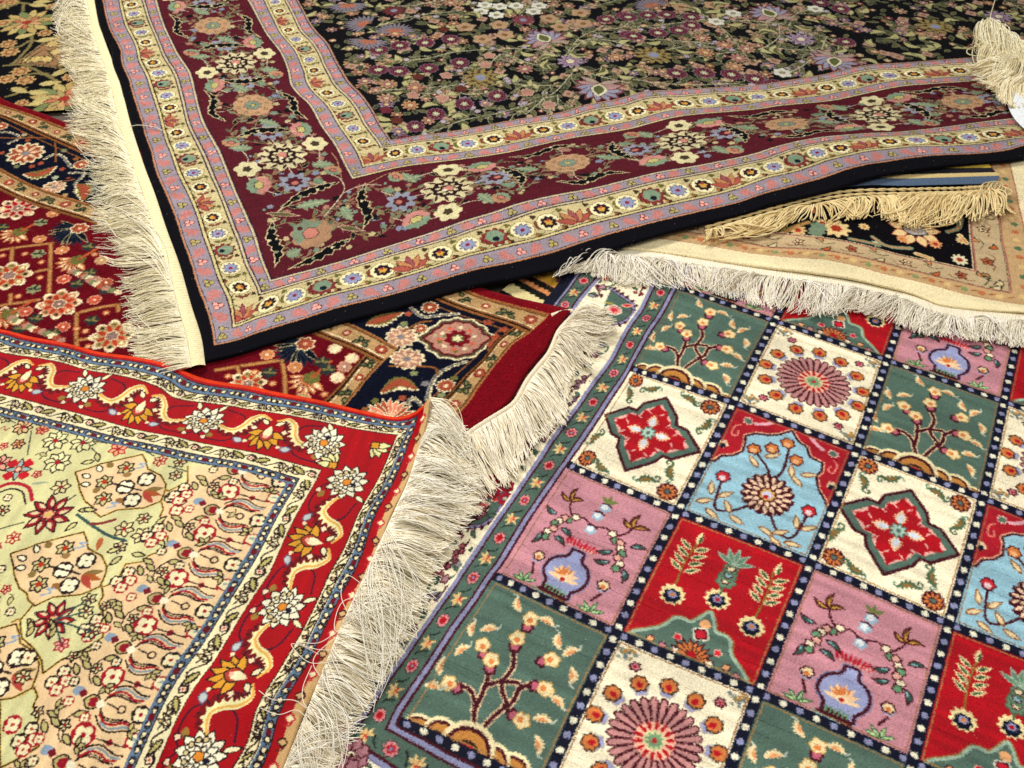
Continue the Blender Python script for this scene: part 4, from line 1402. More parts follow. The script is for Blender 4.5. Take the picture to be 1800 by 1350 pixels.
# ================================================================ the red-bordered silk rug
LM2 = [
    ('v', .044, [(0, 580), (126, 607), (226, 627), (327, 655), (450, 682), (576, 708), (692, 735)]),
    ('v', .018, [(0, 599), (151, 637), (302, 670), (450, 708), (576, 730), (677, 748)]),
    ('v', .0, [(0, 619), (126, 642), (302, 698), (450, 721), (576, 743)]),
    ('v', -.104, [(0, 692), (151, 730), (302, 766), (450, 796)]),
    ('v', -.131, [(0, 715), (151, 753), (302, 788), (450, 818.6)]),
    ('v', -.148, [(0, 730), (151, 768), (302, 803.5), (450, 833)]),
    ('u', -.148, [(413, 1007), (302, 1174), (216, 1350)]),
    ('u', -.131, [(433, 1010), (327, 1174), (239, 1347)]),
    ('u', -.104, [(525.5, 896.6), (472.7, 1010), (378, 1161), (274, 1350)]),
    ('u', .0, [(626, 912), (579, 1007), (508, 1146), (450, 1247), (408, 1350)]),
    ('u', .015, [(649, 896), (600, 1010), (533, 1151), (457, 1312)]),
    ('u', .030, [(669, 889), (624, 1007), (551, 1151), (465, 1345)]),
    ('u', .044, [(707, 846), (659, 960), (571, 1141), (485, 1335)]),
    ('u', .056, [(717, 846), (677, 934), (591, 1131), (500, 1347)]),
    ('p', (.0, .0), [(698, 764)]), ('p', (-.104, -.104), [(564.6, 826)]), ('p', (-.131, -.131), [(528, 841)]), ('p', (-.148, -.148), [(504, 849)]),
    ('p', (.018, .018), [(722, 750)]), ('p', (.030, .038), [(735, 728)]), ('p', (.056, .044), [(756, 701)])]
PAL.update(s_red='a50414', s_cream='e4dab2', s_blue='677f96', s_dark='331218', s_gold='cf9a34', s_pgreen='d2ce9c', s_peach='e2c69c', s_blk='2a1516', s_dred='7a0c1a', s_tan='c9a878')


def chain(v, L, w):
    """blue ribbon with cream beads, y across 0..w"""
    n = int(L / .036)
    for i in range(n):
        x = (i + .5) * .036
        y = w / 2
        if i % 2:
            for dx in (-.0085, 0, .0085):
                v.ros(x + dx, y, .0042 if dx else .0040, 1, 0, 's_cream', 's_blk', 1.3, sy=1.05)
            v.leaf(x - .016, y, .010, .008, 0, 's_cream', 's_blk', 1.2)
            v.leaf(x + .006, y, .010, .008, 0, 's_cream', 's_blk', 1.2)
        else:
            v.rect(x - .0045, y - w * .26, x + .0045, y + w * .26, '6e0f20')
            v.ros(x - .0095, y, .0045, 3, .25, 's_cream', 's_blk', 1.3)
            v.ros(x + .0095, y, .0045, 3, .25, 's_cream', 's_blk', 1.3, ph=1.5)
            v.line([(x - .0145, y + w * .22), (x - .0165, y), (x - .0145, y - w * .22)], 1.2, 's_blk', px=True)
            v.line([(x + .0145, y + w * .22), (x + .0165, y), (x + .0145, y - w * .22)], 1.2, 's_blk', px=True)


def vineband(v, L, w):
    """cream ribbon with a waving leafy stem"""
    P_ = .104
    xs = np.arange(0, L, .004)
    v.line(np.stack([xs, w * (.5 + .3 * np.sin(xs / P_ * 4 * math.pi))], 1), 1.5, 's_blk', False, True)
    for i in range(int(L / P_) + 1):
        x = i * P_
        v.ros(x + .012, w * .5, w * .24, 4, .3, 'e9cdb0', 's_blk', 1.4, ph=.8)
        v.disc(x + .012, w * .5, w * .07, 'b04a3c')
        v.leaf(x - .018, w * .75, .028, w * .36, -.45, 'b9b070', 's_blk', 1.4, ser=1)
        v.leaf(x + .024, w * .35, .028, w * .36, .5, 'b9b070', 's_blk', 1.4, ser=1)
        for k in range(3):
            v.leaf(x + .050 + k * .007, w * (.68 - .1 * k), .013, w * .22, -2.2 + .2 * k, 'd9c48c', 's_blk', 1.3)
            v.leaf(x + .052 + k * .006, w * .30, .011, w * .2, 2.3 - .4 * k, 's_cream', 's_blk', 1.2)
        v.line([(x + .062, w * .82), (x + .07, w * .6), (x + .066, w * .4), (x + .074, w * .25)], 1.4, 's_blk', px=True)


def goldpal(v):
    for a, L_ in ((-2.35, .040), (-1.95, .046), (-1.57, .048), (-1.19, .046), (-.79, .040), (-2.85, .034), (-.29, .034)):
        v.leaf(.004 * math.cos(a), .006 + .006 * math.sin(a), L_, .018, a, 's_gold', 's_blk', 1.3)
    v.leaf(0, -.022, .042, .026, math.pi / 2, 'a8452c', 's_blk', 1.3)
    v.leaf(0, -.012, .036, .016, math.pi / 2, 's_cream')
    v.ros(0, -.008, .005, 3, .3, 'e0a898')
    for sg in (-1, 1):
        v.ros(sg * .030, .012, .007, 4, .3, 's_cream', '7a2230', 1.2)
        v.ros(sg * .032, -.028, .0045, 3, .3, 's_cream')
        v.leaf(sg * .006, .026, .022, .011, math.pi / 2 - sg * .9, 's_cream', 's_blk', 1.2)


def whitefl(v):
    for ring, n, L_, w in ((.015, 11, .024, .0155), (.008, 9, .020, .013), (.002, 7, .015, .010)):
        for i in range(n):
            a = i * 2 * math.pi / n + (.3 if n == 8 else 0)
            v.leaf(ring * math.cos(a), ring * math.sin(a), L_, w, a + .25, 'e2dec4', 's_blk', 1.2)
    for i in range(7):
        a = math.pi + i * .52
        v.ros(.024 * math.cos(a), .02 * math.sin(a), .0042, 1, 0, 'c9b98a', 's_blk', 1.1)
    v.ros(0, 0, .0085, 5, .25, 'd08a34', 's_blk', 1.0)
    v.ros(.003, .013, .0055, 4, .3, '18162e')


def acanth(v, pts, w):
    """curled leaf: gold spine, pale teeth, dark red shade inside the curl"""
    p = crom(np.asarray(pts, float), 7)
    d = np.gradient(p, axis=0)
    n = np.stack([-d[:, 1], d[:, 0]], 1) / (np.linalg.norm(d, axis=1, keepdims=True) + 1e-9)
    t = np.linspace(0, 1, len(p))
    h = (1.3 * w * np.sin(math.pi * np.clip(t * .9 + .06, 0, 1)))[:, None]
    z = (np.arange(len(p)) % 3 == 0)[:, None]
    v.poly(np.vstack([p - n * h * 2.6 * (.8 + .25 * z), p[::-1]]), 's_dred')
    v.poly(np.vstack([p + n * h * .55, (p - n * h * (.75 + .75 * z))[::-1]]), 'e0dba6')
    v.line(p, 2.6, 'd7ab5c', False, True)
    for i in range(2, len(p) - 1, 3):
        v.line([p[i] - n[i] * h[i] * 1.4, p[i] - n[i] * h[i] * 2.3], 1.2, 's_blk', False, True)


def redunit(v):
    """one repeat of the red border, centred on a golden palmette, x along, y outwards"""
    for sg in (1, -1):
        w = View(v.cv, v.M @ np.array([[sg, 0, 0], [0, 1, 0], [0, 0, 1.0]]))
        w.line([(.122, -.03), (.10, -.042), (.06, -.038), (.045, -.005), (.055, .028), (.09, .038)], 1.8, '4a1230', px=True)
        acanth(w, [(.006, .030), (.024, .038), (.040, .026), (.048, .004), (.062, -.010), (.085, -.004), (.10, .008)][::(1)], .0075)
        w.leaf(.034, -.036, .020, .013, .4, 'b9c0bc', '6a5c78', 1.3)
        w.leaf(.088, -.034, .018, .012, .3, '9a7a3c')
        w.ros(.104, -.040, .006, 3, .35, 'e9cdb0', 's_blk', 1)
        w.leaf(.106, .030, .024, .009, 2.1, 's_cream', 's_blk', 1.1)
    goldpal(v.at(0, -.006, 0, .92))


def rel4(v, x, y, R, c='s_cream', o='s_blk', pc=None):
    v.ros(x, y, R, 8, .12, o)
    for a in range(4):
        b = a * math.pi / 2 + math.pi / 4 + .15
        v.ros(x + R * .44 * math.cos(b), y + R * .44 * math.sin(b), R * .37, 3, .1, c)
    if pc:
        v.disc(x, y, R * .2, pc)


def ringunit(v):
    """lyre-shaped motif that repeats along the end of the field"""
    v.ros(0, 0, .0052, 1, 0, 's_peach', 's_blk', 1.5)
    v.line([(-.006, 0), (-.022, .003)], 1.4, 's_blk', px=True)
    for sg in (1, -1):
        w = View(v.cv, v.M @ np.array([[1, 0, 0], [0, sg, 0], [0, 0, 1.0]]))
        w.line([(-.030, .003), (-.022, .013), (-.008, .016), (.006, .013), (.014, .014)], 1.5, 's_blk', px=True)
        w.line([(-.028, .010), (-.014, .0185), (.0, .0175), (.010, .0125), (.020, .0145)], 1.0, 's_blk', px=True)
        w.line([(-.026, .013), (-.014, .022), (.0, .021), (.010, .016), (.022, .018)], 2.0, 'a3182a', px=True)
        w.line([(-.020, .022), (-.008, .0275), (.004, .025), (.014, .021), (.026, .022)], 2.0, '8a9aa0', px=True)
        w.line([(-.030, .016), (-.018, .028), (-.004, .032), (.008, .028), (.018, .025), (.028, .026)], 1.5, 's_blk', px=True)
    rel4(v, .028, 0, .0135, 's_cream', 's_blk', 'a3182a')
    v.leaf(-.056, 0, .028, .020, 0, 'b9ac74', 's_blk', 1.4)
    v.ros(-.042, 0, .0075, 5, .2, '96142a')
    v.leaf(-.038, 0, .014, .012, .0, 'e6dfc4')
    v.ros(.004, -.044, .0048, 4, .1, '96142a')
    v.ros(.026, -.021 - .022, .003, 4, .1, '96142a')
    rel4(v, -.034, -.043, .0175, 's_cream', 'a3182a', 'a3182a')
    v.line([(-.016, -.043), (.024, -.045)], 1.3, 's_blk', px=True)
    v.ros(.033, -.034, .010, 5, .2, 's_cream', 'a3182a', 1.4)
    v.leaf(.029, -.034, .010, .004, .3, '9aa8a0')
    v.leaf(-.078, .006, .018, .014, .5, '8fa0b0')
    v.ros(-.062, .008, .006, 4, .3, '7a1428')
    for x, y, a in ((-.060, -.022, .4), (-.078, -.030, 2.9), (-.070, -.040, 2.7), (-.083, -.052, 2.3), (-.060, -.048, -.6)):
        v.leaf(x, y, .020, .009, a, 'bdb27a', 's_blk', 1.4)
    v.line([(-.060, -.020), (-.068, -.034), (-.066, -.05), (-.058, -.058)], 1.3, 's_blk', px=True)
    for x, y, c in ((-.104, -.052, 's_blk'), (-.094, -.064, 'a3182a'), (-.112, -.070, 's_blk'), (-.100, -.078, 'a3182a')):
        rel4(v, x, y, .0105, 's_cream', c, 'b04a3c')


def blossom(v, R, c='s_pgreen', o='s_blk', cc='a3182a', n=8):
    for i in range(n):
        a = i * 2 * math.pi / n
        v.leaf(R * .12 * math.cos(a), R * .12 * math.sin(a), R * .9, R * .62, a, c, o, 1.4)
    v.disc(0, 0, R * .2, cc)


def build_r2():
    lie = Lie(.048, (698, 764), -15.2, LM2, lam=2e-4, wave=.6, dzr=(-.003, .03))
    print('R2 rms', lie.rms)
    cv = Canvas(-.98, -.84, .058, .046, .0009, 's_pgreen', 1.8, (1, 1))
    o = lambda X: X
    U, V = cv.U + 0 * cv.V, cv.V + 0 * cv.U
    bt = [-.148, -.131, -.104, 0., .018, .036]
    bs = [-.148, -.131, -.104, 0., .015, .030]
    bu = sum((U >= x).astype(int) for x in bs)
    bv = sum((V >= x).astype(int) for x in bt)
    band = np.maximum(bu, bv)
    top = bv >= bu
    for i, c in enumerate(['s_pgreen', 's_blue', 's_cream', 's_red', 's_cream', 's_blue', 's_red']):
        cv.fill(band == i, c)
    W0 = View(cv, np.eye(3))
    side = lambda u0, v0: View(cv, np.array([[0, 1, u0], [-1, 0, v0], [0, 0, 1.0]]))   # x runs down the end, y outwards
    topv = lambda u0, v0: View(cv, np.array([[-1, 0, u0], [0, 1, v0], [0, 0, 1.0]]))   # x runs back along the long side
    for k, fn in ((1, chain), (2, vineband), (4, vineband), (5, chain)):
        cv.clip = (band == k) & top
        fn(topv(bs[k], bt[k - 1]), 1.0, (bt[k] - bt[k - 1]))
        cv.clip = (band == k) & ~top
        fn(side(bs[k - 1], bt[k]), .9, (bs[k] - bs[k - 1]))
    cv.clip = band == 3
    for x in (-.709, -.464, -.219):
        redunit(W0.at(x, -.048))
    for y in (-.250, -.493, -.736):
        redunit(W0.at(-.052, y, -math.pi / 2))
    for x in (-.831, -.586, -.340, -.118):
        whitefl(W0.at(x, -.046))
    for y in (-.119, -.372, -.614):
        whitefl(W0.at(-.050, y, -math.pi / 2))
    for x, y, a in ((-.03, -.03, -.7), (-.088, -.089, 2.4)):
        w = W0.at(x, y, a)
        for b in (-.8, -.3, .3, .8):
            w.leaf(0, 0, .030, .014, b, 'd9d59c', 's_blk', 1.3)
        w.ros(0, 0, .009, 4, .3, 's_gold', 's_blk', 1.2)
    # outermost: red stripe, tan end with small scrolls, orange overcast side
    cv.clip = None
    cv.fill(top & (V > .040), 'd2431c')
    cv.fill((U > .0435) & (U >= V), 's_tan')
    for i in range(28):
        y = .02 - i * .0345
        w = W0.at(.0435, y)
        w.ros(0, 0, .0062, 4, .25, 's_tan' if i % 2 else 's_cream', '4a1c18' if i % 2 else 'b8323a', 1.6)
        w.line([(-.004, -.012), (.002, -.010), (.003, -.006)], 1.4, '5a2420' if i % 2 else 'b8323a', px=True)
    for k, (a, b) in enumerate(zip(bs, bt)):
        for off, c, w in ((-.0012, 's_blk', 2.2),) if k in (0, 1, 4, 5) else ((0, 's_blk', 1.8), (.002 if k == 3 else -.002, 's_cream', 2.2)):
            q = [(-.98, b + off), (a + off, b + off), (a + off, -.84)]
            cv._stroke(cv.tr(q), w, c)
    # ---- field
    cv.clip = band == 0
    F, A_, C_ = zf(0, 700, 4.3545), zf(0, 1010, 3.971), zf(0, 670, 3.971)
    P = lambda z, *a: [lie.inv([z(a[i], a[i + 1])])[0] for i in range(0, len(a), 2)]
    peach = P(F, 1437, 560, 1437, 640, 1370, 670, 1290, 710, 1270, 700, 1250, 740, 1235, 790, 1250, 850, 1225, 900, 1250, 960, 1235, 1020, 1285, 1060, 1280, 1130, 1200, 1180, 1130, 1200, 1090, 1250, 960, 1270,
              900, 1350) + P(A_, 600, 20, 500, 125, 380, 140, 240, 200)
    peach += P(A_, 140, 250)
    scal = P(A_, 240, 200, 380, 140, 500, 130, 650, 100, 710, 75, 720, 150, 690, 200, 740, 330, 715, 440, 590, 520, 420, 600, 300, 690, 290, 600, 240, 520, 150, 440, 140, 320)
    low = P(A_, 0, 840, 140, 840, 240, 790, 262, 850, 230, 920, 270, 1000, 240, 1090, 270, 1200, 100, 1300, 0, 1350)
    # whole end zone is peach, pale green medallions are reserved in it
    zone = P(F, 1437, 520, 1437, 640, 1370, 670, 1290, 710, 1270, 700, 1250, 740, 1235, 790, 1250, 850, 1225, 900, 1250, 960, 1235, 1020, 1285, 1060, 1280, 1130, 1200, 1180, 1130, 1210, 1090, 1250, 960, 1270) \
        + P(A_, 830, 20, 790, 60) + [np.array([-.42, -.50]), np.array([-.62, -.86]), np.array([-.10, -.86]), np.array([-.10, -.12])] + P(F, 1437, 520)
    W0.poly(zone, 's_peach')
    cv._stroke(cv.tr(zone[:20]), 4.5, 'cdb464')
    cv._stroke(cv.tr(zone[:20]), 2.0, '5a2c18')
    gl = [scal, low]
    # further medallions of the same shape, repeated down the rug
    s0 = np.array(scal)
    gl.append(list(s0 + np.array([-.005, -.30])))
    for q in gl:
        q = list(q)
        W0.poly(q, 's_pgreen', 'cdb464', 2.6)
        W0.poly(q, None, '42200f', 1.35)
    med = P(F, 575, 565, 700, 530, 760, 505, 870, 480, 1000, 450, 1090, 430, 1115, 480, 1130, 540, 1230, 590, 1270, 660, 1265, 700, 1250, 745, 1230, 790, 1100, 840, 900, 855, 770, 910, 720, 870, 710, 830,
            650, 790, 610, 700, 600, 640)
    med = np.array(med)
    sh = lie.inv([F(80, 1190)])[0] - med[0]

    def medal(off):
        q = list(med + off)
        W0.poly(q, 's_peach', 'cdb464', 2.6)
        W0.poly(q, None, '42200f', 1.35)
        M_ = lambda *a: [p + off for p in P(F, *a)]
        for p in M_(960, 680, 1120, 620, 1010, 780):
            rel4(W0, p[0], p[1], .0165, 'e9e4c4')
        for p in M_(965, 535, 800, 640, 790, 770):
            for i in range(6):
                a = i * 1.05
                W0.leaf(p[0], p[1], .0155, .011, a, 'c9c08a', 's_blk', 1.5)
            W0.ros(p[0], p[1], .0055, 4, .3, 'b03a20')
        for (p, a) in zip(M_(660, 600, 740, 555, 660, 655), (3.0, 2.4, 3.3)):
            W0.leaf(p[0] + .008, p[1], .018, .010, a, 'e9e4c4', 's_blk', 1.5)
        for (p, a, c) in zip(M_(860, 530, 1010, 580, 710, 725, 890, 770), (2.6, 3.6, 1.2, -.3), ('8a7040', '9a7a4c', '8a7444', '96683a')):
            W0.leaf(p[0], p[1], .016, .012, a, c)
        for p in M_(1070, 525, 855, 825):
            W0.line([p + (-.006, -.006), p + (.006, .002), p + (-.004, .006), p + (.007, .009)], 1.8, '8fa4b8', px=True)
        p = M_(1130, 720)[0]
        for a in (.5, 0., -.6):
            W0.leaf(p[0] - .008, p[1], .034, .012, a, ['a8602c', '8a7444', 'b04a3c'][int(a * 2) % 3])
        a_, b_ = M_(870, 655, 1080, 705)
        W0.line([a_, b_], 2.0, 's_blk', px=True)
    medal(np.zeros(2))
    medal(sh)
    medal(sh * 2)
    # green ground flowers
    for x, y, R, c in ((425, 325, .0225, 'dedba8'), (635, 340, .0225, 'dedba8'), (440, 490, .0235, 'dedba8'), (175, 220, .018, 'dcb98a'), (0, 500, .02, 'e0a890'), (-120, 330, .022, 'dedba8')):
        p = P(F, x, y)[0]
        blossom(W0.at(*p, .2), R, c)
    for x, y in ((1380, 490), (1345, 590), (1225, 480), (465, 680), (1100, 920), (950, 1000), (1085, 1050), (915, 1140), (20, 860), (100, 1070), (325, 240), (905, 390), (140, 350), (50, 150)):
        p = P(F, x, y)[0]
        big = (x, y) in ((950, 1000), (1085, 1050), (905, 390), (465, 680))
        c2 = 'a3182a' if x in (1225, 100, 325, 905) else 's_blk'
        blossom(W0.at(*p, x * .01), .0165 if big else .012, 'dccf9c' if x not in (905, 325, 140) else 'e0a87c', c2, 'a3182a' if x != 140 else 'd08a34', 6)
    v = W0.at(*P(F, 140, 545)[0], .3)
    for i in range(4):
        a = i * 1.57 + .8
        v.ros(.018 * math.cos(a), .018 * math.sin(a), .010, 4, .3, 'c01c2c')
        v.leaf(0, 0, .024, .010, a + .78, 'a0b0a8', 's_blk', 1.3)
    v.ros(0, 0, .006, 4, .2, 'e0c0a0', 'a3182a', 1.2)

    def flame(v, s=1.0, c='9a1626'):
        for i in range(9):
            a = i * 2 * math.pi / 9
            v.leaf(.008 * s * math.cos(a), .008 * s * math.sin(a), .028 * s, .013 * s, a + .3, c, 's_blk', 1.4)
            v.leaf(.014 * s * math.cos(a), .014 * s * math.sin(a), .014 * s, .006 * s, a + .3, 'd6c8a0')
        v.ros(0, 0, .009 * s, 5, .3, 'e0b088', '9a1626', 1.3)
        v.disc(0, 0, .004 * s, 'd9bb62')
    flame(W0.at(*P(F, 370, 890)[0], .4), 1.15)
    flame(W0.at(*P(A_, 370, 315)[0]), .95, 'a8182a')
    v = W0.at(*P(F, 60, 760)[0], .5)
    v.line([(-.03, .02), (.0, .03), (.03, .015), (.04, -.015)], 4, 'b02438', px=True)
    v.line([(-.03, .008), (.0, .018), (.022, .006), (.03, -.02)], 2, 's_blk', px=True)
    for a, b in (((240, 250), (210, 430)), ((380, 390), (300, 470)), ((720, 330), (820, 345)), ((700, 380), (750, 430)), ((180, 950), (0, 1000)), ((1040, 370), (1180, 440)), ((1290, 520), (1437, 560)),
                 ((580, 740), (510, 790)), ((0, 130), (120, 190))):
        q = P(F, *a, *b)
        W0.line(q, 1.5, '4a4a3c', px=True)
    for (x, y), a in (((740, 420), -.9), ((720, 480), -2.6), ((600, 860), .4), ((640, 850), .2), ((590, 950), -2.0), ((1190, 970), 1.2), ((1210, 1070), -.6), ((820, 1180), .7), ((1010, 1190), .1), ((930, 1210), -2)):
        p = P(F, x, y)[0]
        W0.leaf(p[0], p[1], .022, .009, a, 'c9c38a', 's_blk', 1.5)
    q = P(F, 590, 890, 700, 970, 830, 1050, 960, 1090)
    W0.line(q, 3.2, '3c5a54', px=True)
    W0.line(P(F, 700, 960, 760, 960, 880, 930), 3.4, '8a3a34', px=True)
    W0.leaf(*P(F, 780, 1060)[0], .028, .010, -1.3, 'b86a3c')
    W0.leaf(*P(F, 240, 655)[0], .030, .006, .4, 'a0a890')
    for x, y, c in ((1310, 760, 's_blk'), (1350, 860, 'a3182a'), (1420, 700, 'a3182a'), (1380, 780, 's_blk')):
        rel4(W0, *P(F, x, y)[0], .0125, 's_cream', c, 'b04a3c')
    for k in range(9):
        y = -.150 - .0865 * k if k < 2 else -.237 - .0862 * (k - 1)
        ringunit(W0.at(-.188 + .0005 * k, y, 0, 1.06))
    for x, y, c in ((600, 260, 's_blk'), (640, 400, 's_blk'), (430, 490, 'a3182a'), (620, 175, 's_blk')):
        p = P(A_, x, y)[0]
        blossom(W0.at(*p), .012, 'd8b0a0' if c != 's_blk' else 'd9d09c', c, 'a3182a', 6)
        W0.line([p, P(A_, 380, 315)[0]], 1.6, '3c5a54', px=True)
    g = np.random.default_rng(3)
    # small sprigs filling the peach end zone between the repeats
    for k in range(9):
        y = -.194 - .0862 * k
        for x, dy, kd in ((-.232, .020, 0), (-.226, -.018, 1), (-.252, .004, 2), (-.275, -.022, 0), (-.162, .018, 1), (-.300, .012, 2), (-.283, .024, 1), (-.268, .036, 0)):
            px_, py_ = x + g.normal(0, .003), y + dy
            if x < -.27 and k < 3:
                continue
            if kd == 0:
                rel4(W0, px_, py_, .0085, 's_cream', ['s_blk', 'a3182a'][k % 2], 'b04a3c')
            elif kd == 1:
                for a in (.4, 1.6, 2.8):
                    W0.leaf(px_, py_, .014, .007, a + k, 'bdb27a', 's_blk', 1.2)
            else:
                blossom(W0.at(px_, py_), .009, 'dccf9c', 's_blk', 'a3182a', 5)
    for i in range(0):
        x, y = g.uniform(-.95, -.33), g.uniform(-.84, -.155)
        a = g.uniform(0, 6.28)
        c = cv.img[min(max(int((y - cv.o[1]) / cv.p), 0), cv.H - 1), min(max(int((x - cv.o[0]) / cv.p), 0), cv.W - 1)]
        if np.abs(c - C('s_pgreen')).sum() > .02:
            continue
        if i % 3 == 0:
            W0.leaf(x, y, .018, .007, a, 'c9c38a', 's_blk', 1.0)
        elif i % 3 == 1:
            W0.line([(x, y), (x + .012 * math.cos(a), y + .012 * math.sin(a)), (x + .02 * math.cos(a + .5), y + .02 * math.sin(a + .5))], 1.0, '6a5a44', px=True)
        else:
            blossom(W0.at(x, y), .0075, 'e0c8a0', 's_blk', 'a3182a', 5)
    for i in range(26):
        x, y = g.uniform(-.62, -.30), g.uniform(-.84, -.48)
        if i % 3 == 0:
            rel4(W0, x, y, .014, 's_cream', ['s_blk', 'a3182a'][i % 2], 'b04a3c')
        elif i % 3 == 1:
            for k in range(3):
                W0.leaf(x, y - k * .008, .020, .009, 2.6 - k * .5, 'bdb27a', 's_blk', 1.4)
        else:
            blossom(W0.at(x, y), .012, 'dccf9c', 's_blk', 'a3182a', 6)
    # the tiniest sprigs crowd whatever ground is left
    for i in range(5200):
        x, y = g.uniform(-.95, -.15), g.uniform(-.84, -.15)
        bgc = 's_peach' if W0.free(x, y, .009, 's_peach') else ('s_pgreen' if W0.free(x, y, .0135, 's_pgreen') else None)
        if bgc is None:
            continue
        a = g.uniform(0, 6.28)
        k = i % 6
        if k == 0:
            rel4(W0, x, y, .0085, 's_cream', ['s_blk', 'a3182a'][i % 2], 'b04a3c')
        elif k in (1, 4):
            W0.leaf(x - .007 * math.cos(a), y - .007 * math.sin(a), .016, .008, a, 'c4ba84', 's_blk', 1.0)
            W0.line([(x - .009 * math.cos(a), y - .009 * math.sin(a)), (x - .012 * math.cos(a + .5), y - .012 * math.sin(a + .5))], 1.0, 's_blk', px=True)
        elif k == 2:
            for b in (0, 1.2, 2.4):
                W0.leaf(x, y, .010, .0055, a + b, 'd2c08c', 's_blk', .9)
        elif k == 3:
            blossom(W0.at(x, y), .0085, 'e0cc9e' if i % 4 else 'e0a890', 's_blk' if i % 3 else 'a3182a', 'a3182a', 5)
        else:
            W0.line([(x - .008, y - .003), (x - .003, y + .004), (x + .003, y - .003), (x + .008, y + .004)], 1.1, ['s_blk', '8a5a3c', 'a3182a'][i % 3], px=True)
    cv.clip = None
    cv.finish(jit=.55, grain=.045, abr=.06, seed=6, along='v', blur=.06)
    part = np.select([(band == 6) | (U > .030) & (band >= 5), band >= 4, band == 3, band >= 1], [0, 1, 2, 3], 4)
    root = thing('medallion_silk_rug', 'thin red-bordered silk rug with pale green and peach medallion ground', 'rug', (*lie.world(np.array([[-.4, -.4]]))[0][:2], .04))

    def prof(U, V):
        a = 1 - np.clip((.046 - V) / .006, 0, 1)
        b = 1 - np.clip((.058 - U) / .006, 0, 1)
        c = np.clip(1 + (V - .046) / .10, 0, 1) * np.clip(1 + (U - .058) / .10, 0, 1)
        return -.008 * (1 - np.sqrt(np.clip(1 - a ** 2, 0, 1))) - .004 * b ** 2 + .018 * c ** 2
    sheet(lie, cv, part, ['edge_binding', 'outer_guard_border', 'main_border', 'inner_guard_border', 'field'], SILK, root, INF, prof, pile=.00012, seed=12,
          labels={0: 'orange red side cord and tan woven end', 2: 'red border with golden palmettes and curled leaves', 4: 'pale green and peach medallion ground'}, rag=.0004)
    base = [(756, 698), (750, 740), (735, 790), (717, 846), (697, 890), (677, 934), (653, 985), (626, 1043), (600, 1100), (571, 1170), (538, 1252), (500, 1347), (478, 1410)]
    zb = [.072, .066, .060, .056, .054, .052, .051, .050, .049, .048, .048, .048, .048]
    tips = [(812, 752), (822, 790), (836, 842), (840, 884), (808, 922), (786, 962), (762, 1022), (728, 1088), (682, 1160), (652, 1225), (618, 1300), (572, 1378), (548, 1440)]
    fringe('fringe', base, zb, tips, [.05, .046, .042, .04, .038, .034, .03, .028, .026, .026, .026, .026, .026], 1700, .0009, SILKTHREAD, root, ('fff9e6', 'e8dab2'), lift=.016, sway=.7, clump=22, seed=31,
           stack=.014, swirl=.34, jit=.13, m=13)
    fringe('fringe', base, zb, tips, [.056] * 13, 260, .0007, SILKTHREAD, root, ('fffcf0', 'f0e6c8'), lift=.026, sway=2.2, clump=12, seed=32, stack=.014, swirl=.5, jit=.2, m=13)
    # a few loose threads lying back over the border
    g = np.random.default_rng(44)
    loops = [[(645, 1045), (600, 1060), (590, 1110), (640, 1080)], [(640, 1030), (610, 1012), (600, 1050), (625, 1100)], [(560, 1150), (530, 1135), (512, 1134), (545, 1165), (600, 1160)],
             [(600, 1105), (560, 1130), (520, 1128), (560, 1142), (620, 1140)], [(555, 1262), (520, 1232), (480, 1230), (455, 1214)], [(540, 1262), (520, 1248), (490, 1256), (458, 1245)],
             [(548, 1170), (532, 1210), (536, 1240), (560, 1262), (560, 1330)], [(520, 1300), (540, 1342), (562, 1330), (560, 1290), (540, 1268)], [(590, 1120), (556, 1150), (552, 1172), (572, 1200)]]
    pth = []
    for L_ in loops:
        q = crom(np.array(L_, float), 8)
        q = pline(q, np.linspace(0, 1, 24), False)
        z = .062 + .006 * np.sin(np.linspace(0, 3, 24))
        pth.append(np.array([[*un([a], b)[0], b] for a, b in zip(q, z)]))
    pth = np.array(pth)
    Vx, Fx = tubes(pth, np.full(pth.shape[:2], .0006), 4)
    o = mesh_np('loose_thread', Vx, Fx, SILKTHREAD, root, np.tile(s2l(hx('f0e4d0')), (len(Vx), 1)))
    o['label'] = 'loose white warp threads lying back over the border'
# ================================================================ the maroon rug with a lattice ground
PAL.update(m_red='7d0e1e', m_field='6e0d1e', m_navy='121629', m_brown='96643a', m_tan='ba9a6e', m_cream='e6d9b4', m_or='a5583f', m_pink='b98d7a', m_olive='77743f', m_dg='2c3b33', m_grey='8f8a8a')
VL4 = [0, -.024, -.088, -.240, -.298]
UL4 = [.052, 0, -.042, -.190, -.230]
LM4 = [
    ('v', 0, [(0, 170), (126, 219), (850, 506), (912, 524)]), ('v', -.024, [(0, 184), (126, 229), (850, 522), (912, 539)]),
    ('v', -.088, [(0, 206), (136, 267), (762, 526), (845, 556)]), ('v', -.240, [(0, 296), (68, 330), (626, 574)]), ('v', -.298, [(75, 365), (164, 393), (561, 592)]),
    ('u', .052, [(977.6, 579), (962, 615), (942, 640), (900, 705), (822, 757)]), ('u', 0, [(900, 604), (868, 642), (840, 679), (805, 728)]),
    ('u', -.042, [(850, 630), (802, 677), (765, 712)]), ('u', -.190, [(636, 677), (611, 708)]), ('u', -.230, [(598, 677), (576, 698)]),
    ('p', (0, -.024), [(966, 553)]), ('p', (.052, -.003), [(1005, 545)]), ('p', (-.042, -.088), [(903, 575)]), ('p', (-.190, -.240), [(699, 612)]), ('p', (-.230, -.298), [(641, 624)])]


